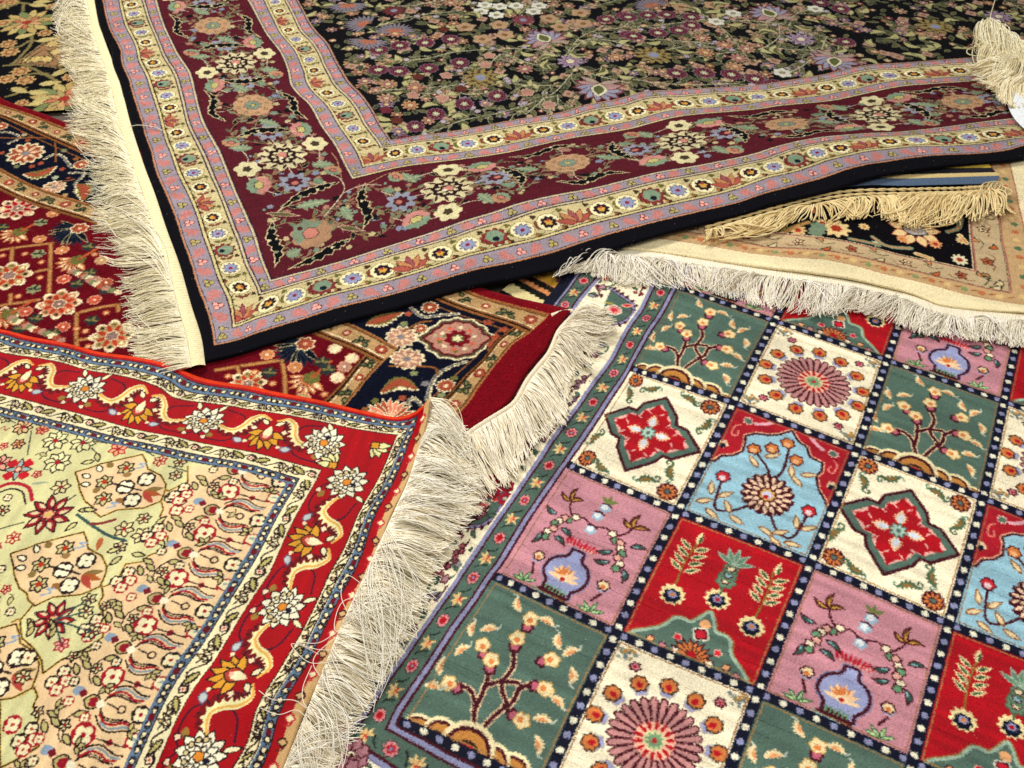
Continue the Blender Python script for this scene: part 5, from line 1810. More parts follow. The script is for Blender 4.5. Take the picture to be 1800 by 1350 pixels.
def jag(v, x, y, R, c, o='m_cream', n=11, amp=.25, c2=None, cc=None, ph=0.):
    v.ros(x, y, R * 1.08, n, amp, o, ph=ph)
    v.ros(x, y, R * .9, n, amp, c, ph=ph)
    if c2:
        for i in range(8):
            a = i * math.pi / 4 + ph
            v.leaf(x + R * .2 * math.cos(a), y + R * .2 * math.sin(a), R * .6, R * .22, a, c2)
    if cc:
        v.ros(x, y, R * .25, 5, .3, cc)


def guard4(v, L, w):
    v.rect(0, 0, L, w, 'm_brown')
    v.rect(0, w * .12, L, w * .70, 'm_tan')
    v.line([(0, w * .12), (L, w * .12)], 1.6, '5a3a24', False, True)
    v.line([(0, w * .70), (L, w * .70)], 1.6, 'm_cream', False, True)
    v.line([(0, w * .84), (L, w * .84)], 2.6, '1a1714', False, True)
    st = .045
    for i in range(int(L / st) + 1):
        x, y = (i + .5) * st, w * .41
        if i % 2 == 0:
            big = i % 4 == 0
            jag(v, x, y, .0125 if big else .009, 'm_or', '7c1c22', 8, .2)
            v.ros(x, y, .0045, 5, .3, 'e8cdb0')
        else:
            sg = 1 if i % 4 == 1 else -1
            for dx, dy, a in ((-.010, -.004, .6), (.002, .003, -.6), (.008, .004, .9), (-.004, .004, 2.4)):
                v.leaf(x + dx * sg, y + dy, .016, .010, a * sg, '8a8352', '2b3a30', 2.2)
            v.line([(x - .014, y + .008), (x - .004, y - .001), (x + .012, y + .009)], 1.8, '2b3a30', px=True)


def build_r4():
    lie = Lie(.031, (965, 540), -30.6, LM4, lam=3e-4, wave=.4, dzr=(-.002, .008))
    print('R4 rms', lie.rms)
    cv = Canvas(-1.75, -.86, .052, 0.0, .00115, 'm_field', 1.3, (1, 1))
    U, V = cv.U + 0 * cv.V, cv.V + 0 * cv.U
    bu = sum((U < x).astype(int) for x in UL4[1:])
    bv = sum((V < x).astype(int) for x in VL4[1:])
    band = np.minimum(bu, bv)
    top = bv <= bu
    for i, c in enumerate(['m_red', 'm_tan', 'm_navy', 'm_tan', 'm_field']):
        cv.fill(band == i, c)
    W0 = View(cv, np.eye(3))
    for k in (1, 3):
        cv.clip = (band == k) & top
        guard4(View(cv, np.array([[-1, 0, UL4[k]], [0, -1, VL4[k]], [0, 0, 1.0]])), 1.8, VL4[k] - VL4[k + 1])
        cv.clip = (band == k) & ~top
        guard4(View(cv, np.array([[0, -1, UL4[k]], [-1, 0, VL4[k]], [0, 0, 1.0]])), .9, UL4[k] - UL4[k + 1])
    Z5, Z4, Z3, Z2 = zf(600, 480, 3.913), zf(380, 560, 4.737), zf(0, 360, 4.821), zf(0, 180, 6.136)
    P = lambda z, *a: [lie.inv([z(a[i], a[i + 1])])[0] for i in range(0, len(a), 2)]
    one = lambda z, x, y: P(z, x, y)[0]
    cv.clip = band == 2
    # inner double line of the navy border
    for du in (.014, .020):
        cv._stroke(cv.tr([(-1.75, VL4[2] - du + .006), (UL4[2] - du + .004, VL4[2] - du + .006), (UL4[2] - du + .004, -.86)]), 3.0 if du > .015 else 1.5, 'm_brown' if du > .015 else 'm_navy')

    def curl(pts, w=3.4):
        W0.line(pts, w + 2.6, 'm_grey', px=True)
        p = crom(np.array(pts), 7)
        for i, q in enumerate(p):
            W0.ros(q[0] + .003 * (i % 2), q[1] + .003 * ((i // 2) % 2), .0034, 3, .3, 'm_cream')
        W0.line(pts, 1.8, '6a6a54', px=True)

    def bigfl(z, x, y):
        q = one(z, x, y)
        v = W0.at(*q)
        a = np.linspace(0, 2 * math.pi, 40, endpoint=False)
        for k, c in ((1.28, 'm_cream'), (1.18, '5c5a44'), (1.06, '6a1220'), (.96, 'm_pink')):
            r = .047 * k * (1 + .05 * np.cos(12 * a) + .30 * np.exp(-((np.abs(a - .45)) / .22) ** 2) + .26 * np.exp(-((np.abs(a - .45 - math.pi)) / .22) ** 2))
            v.poly(np.stack([r * np.cos(a), r * np.sin(a)], 1), c)
        for i in range(10):
            b = i * .628
            v.ros(.031 * math.cos(b), .031 * math.sin(b), .005, 4, .4, 'm_cream' if i % 2 else 'd9694c', ph=i)
        v.ros(0, 0, .025, 8, .35, '7d1424')
        v.ros(0, 0, .013, 7, .3, '5c5a34')
        v.ros(0, 0, .010, 6, .5, 'e2dcb0')
    cv.clip = band == 2
    curl(P(Z5, 480, 240, 560, 300, 680, 290, 800, 280))
    curl(P(Z5, 860, 610, 760, 640, 660, 700, 610, 790, 590, 870))
    bigfl(Z5, 800, 450)
    for z, x, y, R, c in ((Z5, 410, 440, .030, 'm_pink'), (Z5, 450, 590, .031, 'm_pink'), (Z5, 610, 235, .018, 'm_or'), (Z5, 720, 775, .018, 'm_or'), (Z5, 545, 383, .013, 'm_or'), (Z2, 875, 670, .019, 'm_or'),
                          (Z2, 580, 915, .027, 'm_pink'), (Z2, 275, 550, .046, 'm_or'), (Z2, 15, 255, .018, 'm_or')):
        q = one(z, x, y)
        jag(W0, q[0], q[1], R, c, 'm_cream', 12, .25, 'e6c9a4' if R > .025 else None, 'm_grey' if R > .02 else 'm_cream', x)
    q = one(Z5, 350, 960)
    for a in np.linspace(-1.4, 1.4, 11):
        W0.leaf(q[0], q[1] - .02, .055, .016, math.pi / 2 + a + .2, 'm_or' if int(a * 9) % 2 else 'd98a70', 'm_cream', 1.4)
    for (z, pts, w) in ((Z5, (170, 350, 270, 310, 420, 270), .026), (Z5, (270, 820, 400, 740, 530, 800), .026), (Z2, (260, 770, 430, 760, 600, 690), .026), (Z2, (830, 880, 940, 930, 900, 1060), .03)):
        p = crom(np.array(P(z, *pts)), 8)
        d = np.gradient(p, axis=0)
        n = np.stack([-d[:, 1], d[:, 0]], 1) / np.linalg.norm(d, axis=1, keepdims=True)
        h = (w * np.sin(math.pi * np.linspace(.05, .97, len(p))) * (1 + .2 * (np.arange(len(p)) % 2)))[:, None]
        W0.poly(np.vstack([p + n * h * .4, (p - n * h * .9)[::-1]]), 'm_olive')
        W0.poly(np.vstack([p + n * h * .2, (p - n * h * .5)[::-1]]), 'm_or')
        for i, t_ in enumerate(p):
            W0.ros(t_[0] - n[i, 0] * h[i, 0] * .8, t_[1] - n[i, 1] * h[i, 0] * .8, .0032, 3, .3, 'm_cream')
    curl(P(Z5, 450, 900, 490, 860, 560, 920), 2.4)
    curl(P(Z2, 0, 320, 120, 330, 210, 380, 90, 440), 2.4)
    curl(P(Z2, 480, 610, 580, 560, 680, 590, 760, 700), 2.4)
    curl(P(Z2, 750, 760, 900, 770, 800, 880), 2.4)
    for z, pts in ((Z5, (430, 400, 540, 340, 620, 330)), (Z5, (520, 640, 640, 650, 660, 700)), (Z2, (300, 370, 560, 400, 600, 500, 600, 640)), (Z2, (0, 380, 200, 385, 400, 380)), (Z5, (330, 640, 420, 640)),
                   (Z5, (1010, 530, 1040, 470, 1100, 440)), (Z2, (640, 860, 800, 830))):
        W0.line(P(z, *pts), 3.2, 'm_brown', px=True)
    g = np.random.default_rng(6)
    for i in range(150):
        x, y = g.uniform(-1.7, -.05), g.uniform(-.235, -.1)
        if x > -.5 or x < -.95:
            W0.ros(x, y, .005, 4, .4, ['8a8f66', 'm_or', 'm_olive', 'b9a98a'][i % 4], ph=i) if i % 3 == 0 else None
    for z, xs in ((Z5, [(460, 280, 'm_or'), (430, 350, '8a8f66'), (500, 690, '8a8f66'), (780, 720, 'm_olive'), (1010, 340, 'm_or'), (1060, 440, 'm_or'), (1120, 390, 'm_or'), (1030, 490, 'm_or'), (580, 760, 'm_grey'),
                        (420, 860, 'm_or'), (230, 880, 'm_olive'), (160, 940, 'm_brown'), (690, 840, '8a8f66')]),
                  (Z2, [(440, 655, 'm_or'), (345, 690, 'm_or'), (670, 720, 'm_or'), (300, 410, 'm_or'), (260, 350, 'b9a98a'), (600, 810, 'b9c0a0'), (180, 690, '8a8f66'), (20, 545, 'm_or'), (690, 520, '8a8f66'),
                        (700, 1000, 'm_tan'), (820, 610, 'm_brown')])):
        for x, y, c in xs:
            q = one(z, x, y)
            W0.ros(q[0], q[1], .0105 if x > 900 and z is Z5 else .0085, 5, .35, c, ph=x)
    # the field: tan lattice set with blossoms
    cv.clip = band == 4
    lat = [(Z3, (0, 385, 150, 360, 440, 325)), (Z3, (430, 330, 425, 520, 415, 740)), (Z3, (105, 365, 95, 470)), (Z3, (0, 855, 160, 830, 330, 805)), (Z3, (90, 760, 85, 840)), (Z3, (310, 565, 410, 545)),
           (Z3, (680, 910, 850, 870, 1010, 845)), (Z3, (650, 920, 645, 1060, 650, 1200)), (Z3, (660, 1145, 770, 1130)), (Z3, (1000, 850, 1000, 900)), (Z4, (0, 430, 200, 395, 540, 345)), (Z4, (550, 350, 570, 480, 575, 640)),
           (Z4, (180, 400, 190, 460))]
    for z, pts in lat:
        W0.line(P(z, *pts), 7.0, '8a5a34', px=True)
        W0.line(P(z, *pts), 4.2, 'b98a58', px=True)
    bl = [(Z3, 150, 30, .046, 'd2a68a', 'a3182a', 'm_cream'), (Z3, 75, 600, .046, 'm_tan', 'b5452c', 'm_grey'), (Z3, 500, 840, .044, 'cf8a68', 'b5452c', 'm_cream'), (Z3, 950, 1110, .044, 'm_tan', 'b5452c', 'm_grey'),
          (Z3, 20, 950, .03, 'm_pink', 'm_cream', 'm_or'), (Z4, 260, 540, .035, 'm_tan', 'b5452c', 'm_cream')]
    for z, x, y, R, c, c2, cc in bl:
        q = one(z, x, y)
        jag(W0, q[0], q[1], R, c, 'm_cream', 8, .30, c2, cc, .3)
        for i in range(8):
            a = i * math.pi / 4 + .7
            W0.ros(q[0] + R * .72 * math.cos(a), q[1] + R * .72 * math.sin(a), R * .11, 3, .3, ['2c3b33', 'e9dcb0', 'm_olive'][i % 3])
        jag(W0, q[0], q[1], R * .34, '9a7a70', 'm_cream', 6, .3, None, cc)
    for z, x, y in ((Z3, 650, 215), (Z4, 720, 230)):
        q = one(z, x, y)
        for a in np.linspace(-1.5, 1.5, 13):
            W0.leaf(q[0], q[1], .058, .014, -math.pi / 2 - .3 + a, 'm_navy', 'a9a27a' if int(a * 10) % 2 else '2c3b4a', 1.3)
        jag(W0, q[0], q[1] + .008, .020, 'm_or', 'm_cream', 7, .3, None, 'e0b090')
    for z, x, y in ((Z3, 640, 480), (Z3, 150, 240), (Z4, 780, 510), (Z3, 60, 940)):
        q = one(z, x, y)
        for a in np.linspace(-1.3, 1.3, 7):
            W0.leaf(q[0], q[1], .044, .018, -math.pi / 2 + a, 'c98a5a', 'm_field', 1.2)
            W0.leaf(q[0] + .012 * math.cos(-1.57 + a), q[1] + .012 * math.sin(-1.57 + a), .022, .008, -math.pi / 2 + a, 'ecd6ae')
        W0.ros(q[0], q[1] + .006, .018, 6, .3, 'm_olive')
        W0.line([(q[0], q[1] + .01), (q[0] + .006, q[1] + .06)], 5, 'b5603a', px=True)
    for z, xs in ((Z3, [(335, 290, 'c98a5a'), (525, 385, 'c98a5a'), (540, 630, 'c0604a'), (800, 805, 'c0604a'), (215, 905, 'c0604a'), (535, 1035, 'c0604a'), (450, 75, 'c98a5a'), (860, 470, 'm_tan'), (900, 660, 'm_or'),
                        (800, 640, 'm_pink')]),
                  (Z4, [(425, 300, 'c98a5a'), (655, 405, 'c98a5a'), (990, 250, 'm_cream'), (1070, 400, 'm_pink'), (1130, 330, 'm_cream'), (1010, 490, 'm_cream'), (720, 660, 'm_tan')])):
        for x, y, c in xs:
            q = one(z, x, y)
            jag(W0, q[0], q[1], .0145, c, 'd9a986', 8, .18, None, 'f0dcc0', x)
    for z, xs in ((Z3, [(325, 415), (285, 715), (780, 980), (345, 150), (750, 355), (650, 670), (300, 965), (760, 575), (20, 190), (450, 1090), (160, 1050), (900, 720)]), (Z4, [(440, 450), (880, 360), (200, 60), (930, 425)])):
        for x, y in xs:
            q = one(z, x, y)
            W0.ros(q[0], q[1], .0165, 6, .35, '9a9a74' if x % 2 else '3a3f3c', ph=x)
            for a in (.5, 1.9, 3.6):
                W0.leaf(q[0], q[1], .015, .006, a, '2c3b33' if x % 2 else '8a8352')
    for z, xs in ((Z3, [(210, 415), (350, 485), (340, 615), (155, 775), (20, 430), (900, 915), (725, 1070), (745, 1200), (800, 420), (650, 1050)]), (Z4, [(100, 480), (320, 445), (470, 540), (900, 630)])):
        for x, y in xs:
            q = one(z, x, y)
            W0.ros(q[0], q[1], .009, 6, .3, 'b0623c')
            W0.ros(q[0], q[1], .0055, 5, .4, 'dcb488')
    for z, pts in ((Z3, (620, 560, 700, 600, 760, 620)), (Z3, (100, 960, 200, 1010, 280, 1050, 400, 1090, 520, 1150)), (Z3, (760, 640, 850, 690, 1000, 740))):
        q = P(z, *pts)
        W0.line(q, 5, 'm_tan', px=True)
        for i, t_ in enumerate(crom(np.array(q), 3)):
            W0.ros(t_[0], t_[1], .010, 5, .35, ['m_pink', '8a8f66', 'm_cream', 'm_or'][i % 4], ph=i)
    for k, (a, b) in enumerate(zip(UL4[1:], VL4[1:])):
        cv.clip = None
        cv._stroke(cv.tr([(-1.75, b), (a, b), (a, -.86)]), 2.2, ['b08050', '2a1a14', 'b08050', '5a3a24'][k])
    cv.finish(jit=.75, grain=.07, abr=.06, seed=9, along='v', blur=.08)
    part = np.select([band == 0, band == 1, band == 2, band == 3], [0, 1, 2, 3], 4)
    root = thing('lattice_rug', 'maroon rug with tan lattice ground, navy border and red edge, under the other two', 'rug', (*lie.world(np.array([[-.5, -.3]]))[0][:2], .02))

    def prof(U, V):
        a = 1 - np.clip((.0 - V) / .008, 0, 1)
        b = 1 - np.clip((.052 - U) / .008, 0, 1)
        return -.009 * (1 - np.sqrt(np.clip(1 - a ** 2, 0, 1))) - .009 * (1 - np.sqrt(np.clip(1 - b ** 2, 0, 1)))
    A = [(-60, 140), (200, 240), (340, 660), (200, 660), (-60, 600)]
    Bp = [(340, 640), (980, 450), (1060, 540), (800, 800), (380, 700)]
    fine = lambda x, y: inpoly(x, y, A) | inpoly(x, y, Bp)
    sheet(lie, cv, part, ['edge_band', 'outer_guard_border', 'main_border', 'inner_guard_border', 'field'], WOOL, root, fine, prof, pile=.00045, seed=14,
          labels={0: 'plain red pile edge', 2: 'navy border with an orange blossom', 4: 'maroon ground with a tan lattice'}, rag=.0009)
    e = [(1010, 543), (1008, 548), (990, 566), (977.6, 582), (962, 617), (942, 642), (922, 668), (900, 705), (860, 732), (822, 757), (780, 795)]
    f = [(x + 7, y + 5) for x, y in e]
    f[0] = (1016, 540)
    ribbon('end_strip', e, .030, f, .026, 500, 7, COTTON, root, c='eadfc6', c2='dccdb0', bulge=.0025)
    ribbon('corner_strip', [(968, 551), (985, 546), (1004, 543)], .036, [(970, 557), (988, 550), (1010, 548)], .033, 60, 5, COTTON, root, c='eadfc6', bulge=.002)
    tips = [(1068, 556), (1066, 572), (1052, 598), (1034, 632), (1006, 668), (996, 706), (984, 744), (944, 786), (906, 826), (868, 868), (830, 900)]
    fringe('fringe', f, .027, tips, [.028] * 11, 950, .00105, COTTON, root, ('fbf4e2', 'd9caa2'), lift=.012, sway=.5, clump=16, seed=41, stack=.006, swirl=.18, jit=.08, m=11)
    fringe('fringe_tuft', [(1004, 556), (990, 572), (980, 590)], .03, [(1062, 546), (1072, 582), (1040, 650)], .034, 240, .0008, COTTON, root, ('fbf4e2', 'd0bf94'), lift=.016, sway=2.0, clump=5, seed=42,
           stack=.014, swirl=.5, jit=.2)
# ================================================================ the cream-edged rug, its fringe over the compartment rug
def build_r6():
    LM6 = [
        ('v', -.125, [(1089, 437), (1152, 443), (1252, 458), (1350, 472), (1451, 484), (1526, 497), (1602, 516), (1652, 537), (1720, 545), (1800, 549)]),
        ('v', -.079, [(1164, 420), (1252.6, 433), (1350, 448), (1451, 456), (1551, 481), (1652, 504), (1753, 529), (1800, 536)]),
        ('v', -.046, [(1350, 436), (1451, 441), (1551, 461), (1652, 488)]), ('v', 0, [(1350, 407), (1476, 423), (1577, 448), (1652, 463)]),
        ('u', 0, [(1710, 428), (1707, 385)]), ('u', .056, [(1763, 428), (1753, 365)]), ('u', .086, [(1800, 453), (1788, 390), (1778, 340), (1769, 300)]),
        ('p', (0, 0), [(1715, 477)]), ('p', (.056, -.046), [(1778, 516)])]
    lie = Lie(.033, (1715, 477), -18.6, LM6, lam=3e-4, wave=.5, dzr=(-.002, .012))
    print('R6 rms', lie.rms)
    PAL.update(c_cream='e6dab4', c_tan='c0ab88', c_tan2='c4a67c', c_blk='100d14')
    cv = Canvas(-1.2, -.128, .16, .62, .0012, 'c_blk', 1.2)
    U, V = cv.U + 0 * cv.V, cv.V + 0 * cv.U
    d = np.maximum(U * .82, -V)
    for a, c in ((.0, 'c_tan'), (.046, 'c_tan2'), (.079, 'c_cream')):
        cv.fill(d > a, c)
    W0 = View(cv, np.eye(3))
    cv.clip = (d > 0) & (d < .046)
    def g6(v, n):
        for i in range(n):
            x = (i + .4) * .056
            if i % 2:
                for k in range(5):
                    a = k * 1.25
                    v.leaf(x, .022, .013, .008, a, ['bd6f48', 'dccaa0'][i // 2 % 2], '54302a', 1.5)
                v.line([(x - .025, .030), (x - .012, .034), (x, .03), (x + .015, .036), (x + .025, .028)], 1.3, '8a5a48', px=True)
            else:
                v.leaf(x - .012, .028, .022, .012, .5, 'c46a3c' if i % 4 else 'd9c29a', '3f4a38', 1.5, bend=.3)
                v.leaf(x + .006, .014, .018, .010, -.6, 'c98a5a', '3f4a38', 1.5, bend=-.3)
                v.line([(x - .02, .012), (x, .02), (x + .02, .012)], 1.2, '3f4a38', px=True)
    g6(View(cv, np.array([[-1, 0, .05], [0, -1, 0], [0, 0, 1.0]])), 24)
    g6(View(cv, np.array([[0, 1, 0], [1, 0, -.04], [0, 0, 1.0]])), 14)
    cv.clip = (d > .046) & (d < .079)
    for i in range(40):
        x = .04 - i * .032
        W0.ros(x, -.063, .008, 5, .3, ['d9bc86', 'c07c54', '8f9a6c'][i % 3])
        W0.ros(.080, -.05 + i * .03, .008, 5, .3, ['d9bc86', 'c07c54', '5f7a5c'][i % 3])
        W0.leaf(x + .012, -.064, .018, .005, .5, 'a8744c')
    cv.clip = None
    for a, c, w in ((.0, 'b0706a', 2.2), (-.003, 'd9c8a0', 2.0), (.0455, 'a8645c', 2.0), (.043, '4a3a30', 1.2), (.079, 'a86a5c', 1.6)):
        cv._stroke(cv.tr([(-1.2, -a), (a / .82, -a), (a / .82, .62)]), w, c)
    cv.clip = d < -.004
    Z = zf(1250, 270, 3.2727)
    P = lambda *a: [lie.inv([Z(a[i], a[i + 1])])[0] for i in range(0, len(a), 2)]
    q = P(1170, 440)[0]
    v = W0.at(*q, -.5)
    for i in range(9):
        a = i * .7
        v.leaf(.02 * math.cos(a), .02 * math.sin(a), .038, .024, a, 'e0c794', 'a8584a', 1.4)
    v.leaf(-.032, 0, .062, .046, .1, 'b9b0a8', '3a4a4c', 2.0)
    v.ros(-.004, .002, .008, 5, .3, 'e0d6b4', '8a4a3c', 1.2)
    for i, (x, y, R, c) in enumerate(((720, 430, .034, 'dcc490'), (1290, 520, .016, 'd9a070'), (1430, 610, .018, 'e0d6b4'), (880, 420, .013, 'dcc490'), (1440, 500, .013, 'dcc490'), (1100, 490, .014, 'd9a070'),
                                      (500, 440, .02, 'd0b080'), (640, 400, .018, 'dcc490'), (950, 520, .012, 'b9c0a0'), (400, 420, .016, '9a8a54'))):
        p = P(x, y)[0]
        W0.ros(p[0], p[1], R, 9, .4, c, ph=i)
        W0.ros(p[0], p[1], R * .4, 6, .3, 'a8402c' if R > .015 else 'c98a50')
    for pts, c in (((930, 480, 1010, 530, 1150, 545), '7f9078'), ((1180, 575, 1270, 605), 'd9c896'), ((1440, 370, 1420, 430, 1360, 450), '7f9078'), ((800, 490, 900, 510, 960, 525), '7f9078'), ((1430, 470, 1470, 515), 'd9c896'),
                   ((420, 455, 480, 420, 560, 395), '9a8a54')):
        W0.line(P(*pts), 8, c, px=True)
        W0.line(P(*pts), 2.5, 'c98a5a', px=True)
    g = np.random.default_rng(2)
    for i in range(110):
        W0.ros(g.uniform(-1.1, -.30), g.uniform(.012, .6), g.uniform(.009, .022), 7, .35, ['dcc490', 'c98a5a', '7f9078'][i % 3])
    cv.clip = None
    cv.finish(jit=.5, grain=.05, abr=.05, seed=15, blur=.08)
    part = np.select([d > .079, d > 0], [0, 1], 2)
    root = thing('cream_edged_rug', 'rug with plain cream edge, tan guard border and white fringe, black in the middle', 'rug', (*lie.world(np.array([[-.3, 0.05]]))[0][:2], .024))
    prof = lambda U, V: -.011 * (1 - np.sqrt(np.clip(1 - (1 - np.clip((V + .128) / .012, 0, 1)) ** 2, 0, 1))) + 0 * U
    fine = lambda x, y: (x > 1050) & (x < 1840) & (y > 280) & (y < 600)
    sheet(lie, cv, part, ['cream_edge', 'guard_border', 'field'], WOOL, root, fine, prof, pile=.0003, seed=16, labels={2: 'black ground with pale blossoms'})
    e = [(1010, 462), (1050, 444), (1089, 438), (1152, 443), (1252, 458), (1350, 472), (1451, 484), (1526, 497), (1602, 516), (1652, 537), (1720, 545), (1800, 549), (1880, 556)]
    w = [2, 5, 8, 10, 11, 12, 12, 12, 13, 14, 14, 14, 14]
    f = [(x - 2, y + k) for (x, y), k in zip(e, w)]
    ribbon('end_strip', e, .024, f, .027, 1100, 9, COTTON, root, c='efe8d4', c2='dfd4b6', bulge=.002)
    tips = [(974, 486), (1018, 476), (1072, 492), (1148, 500), (1236, 508), (1342, 534), (1440, 550), (1508, 546), (1580, 568), (1626, 586), (1700, 594), (1796, 606), (1880, 612)]
    fringe('fringe', f, .027, tips, .026, 1900, .0011, COTTON, root, ('fdf8ea', 'ded3b4'), lift=.010, sway=.9, clump=26, seed=51, stack=.008, swirl=.3, jit=.14)
    fringe('fringe_tuft', f, .028, tips, .032, 300, .001, COTTON, root, ('fffaf0', 'e6dcc0'), lift=.014, sway=2.0, clump=24, seed=52, stack=.012, swirl=.45, jit=.22)


# ================================================================ the flat-woven striped rug with a twined end
def build_r7():
    root = thing('striped_flatweave', 'flat-woven rug of blue, cream, black and yellow stripes with a coarse straw-coloured fringe', 'rug', (*un([(1640, 310)], .04)[0], .036))
    # stripes run parallel to the end: each is one woven band
    za = .0385
    L = [[(1240, 392), (1476, 331), (1600, 326), (1752, 322)], [(1240, 384), (1476, 318), (1600, 314), (1757, 309)], [(1240, 376), (1476, 311), (1600, 307), (1750, 303)],
         [(1240, 366), (1476, 304), (1600, 297), (1742, 295)], [(1240, 354), (1476, 294), (1600, 288), (1736, 286)], [(1240, 345), (1476, 285), (1600, 280), (1730, 277)], [(1240, 335), (1476, 275), (1600, 270), (1730, 267)]]
    cols = [('586a80', '4c5c74'), ('d2bd84', 'c9b27a'), ('1d1c22', '25232a'), ('c2a645', 'b59a40'), ('1d1c22', '2a2830'), ('8a3a30', '7c342c')]
    nm = ['blue_stripe', 'cream_stripe', 'black_stripe', 'yellow_stripe', 'dark_stripe', 'red_stripe']
    for i in range(6):
        ribbon(nm[i], L[i], .039, L[i + 1], .039, 520, 16, WOOL, root, c=cols[i][0], c2=cols[i][1], bulge=.0012, seed=60 + i)
    # two rows of twined cord along the end
    a = np.array([(1240, 400), (1360, 366), (1476, 338), (1600, 333), (1690, 331), (1750, 327)], float)
    for j, (dy, r) in enumerate(((0, .0034), (7, .0036))):
        t = np.linspace(0, 1, 900)
        c = pline(a + [0, dy], t)
        X = np.array([[*un([q], .041)[0], .041] for q in c])
        d = np.gradient(X, axis=0)
        d /= np.linalg.norm(d, axis=1, keepdims=True)
        n = np.stack([-d[:, 1], d[:, 0], 0 * t], 1)
        pth = []
        for s in range(2):
            ph = t * 105 + s * math.pi
            pth.append(X + n * (r * .62 * np.cos(ph))[:, None] + np.array([0, 0, 1.0]) * (r * .5 * np.sin(ph))[:, None])
        V, F = tubes(np.array(pth), np.full((2, 900), r * .62), 7)
        mesh_np('twined_cord', V, F, COTTON, root, np.tile(s2l(hx('dcc48c')), (len(V), 1)) * rng.uniform(.85, 1.1, (len(V), 1)))
    base = [(1240, 410), (1360, 378), (1476, 350), (1560, 344), (1640, 342), (1700, 340), (1748, 334)]
    tips = [(1236, 425), (1345, 404), (1445, 388), (1545, 380), (1610, 394), (1690, 388), (1776, 372)]
    fringe('fringe', base, .041, tips, .042, 520, .0018, COTTON, root, ('f2dfaa', 'cbae70'), lift=.012, sway=2.6, clump=19, seed=61, stack=.012, swirl=.5, jit=.25, m=8, k=5, bundle=.5)
    fringe('corner_thread', [(1738, 320), (1752, 326), (1758, 318)], .045, [(1722, 345), (1738, 350), (1752, 340)], .046, 26, .0014, COTTON, root, ('e0cfa0', 'b9a06a'), lift=.01, sway=.8, clump=3, seed=62, k=5, m=9, swirl=1.2)


# ================================================================ the yellow rug between the others
def simple_rug(name, label, px, z0, u1, v1, pitch, paint, fine, parts=None, mat=None, origin=None, ang=0., grid=None, **kw):
    LM = [('p', uv, [q]) for uv, q in grid]
    lie = Lie(z0, origin, ang, LM, lam=1e-3, wave=0.)
    cv = Canvas(0, 0, u1, v1, pitch, 'black')
    part, names = paint(cv, lie)
    root = thing(name, label, 'rug', (*lie.world(np.array([[u1 / 2, v1 / 2]]))[0][:2], z0 - .01))
    sheet(lie, cv, part, names, mat or WOOL, root, fine, None, **kw)
    return root, lie


def build_r8():
    o = un([(870, 520)], .012)[0]
    th = math.radians(-38)

    def at(u, v):
        x = o[0] + u * math.cos(th) - v * math.sin(th)
        y = o[1] + u * math.sin(th) + v * math.cos(th)
        X = np.array([[x, y, .012]])
        a, b = proj(X)
        return (float(a[0]), float(b[0]))
    grid = [((u, v), at(u, v)) for u in (0, .2, .4) for v in (0, .2, .4)]

    def paint(cv, lie):
        cv.fill(cv.V + 0 * cv.U > -1, 'c29a3c')
        W = View(cv, np.eye(3))
        inv = lambda x, y: lie.inv([(x, y)])[0]
        D = zf(850, 430, 6.428)
        a, b = inv(*D(270, 470)), inv(*D(660, 680))
        t = math.atan2(*(b - a)[::-1])
        v = View(cv, np.eye(3)).at(a[0], a[1], t)
        v.rect(-1, -.5, 1, .0, '16161c')
        v.rect(-1, -.016, 1, .014, 'd9cc9a')
        v.rect(-1, .014, 1, .03, '23251f')
        v.rect(-1, .030, 1, .043, 'c98a58')
        v.rect(-1, .043, 1, .058, '23251f')
        v.rect(-1, .058, 1, .062, 'c98a58')
        for i in range(-20, 60):
            v.ros(i * .012, .036, .004, 3, .4, 'd9a070')
            v.ros(i * .013, .014, .004, 3, .4, '23251f')
            v.ros(i * .013, .043, .003, 3, .4, '23251f')
        for i in range(-5, 12):
            v.ros(i * .075, .10, .024, 7, .35, '6a4652')
            v.ros(i * .075 + .03, .08, .01, 5, .35, '8a5a2c')
        v.rect(-1, -.12, 1, -.02, '15151b')
        cv.finish(jit=.6, grain=.06, abr=.04, seed=19)
        return np.zeros((cv.H, cv.W), int), ['pile']
    simple_rug('yellow_rug', 'golden yellow rug with black and cream bars, glimpsed beneath the black-ground rug', None, .012, .62, .50, .0013, paint, lambda x, y: (x > 830) & (x < 1010) & (y > 440) & (y < 580),
               origin=at(0, 0), ang=-38, grid=grid, seed=70)


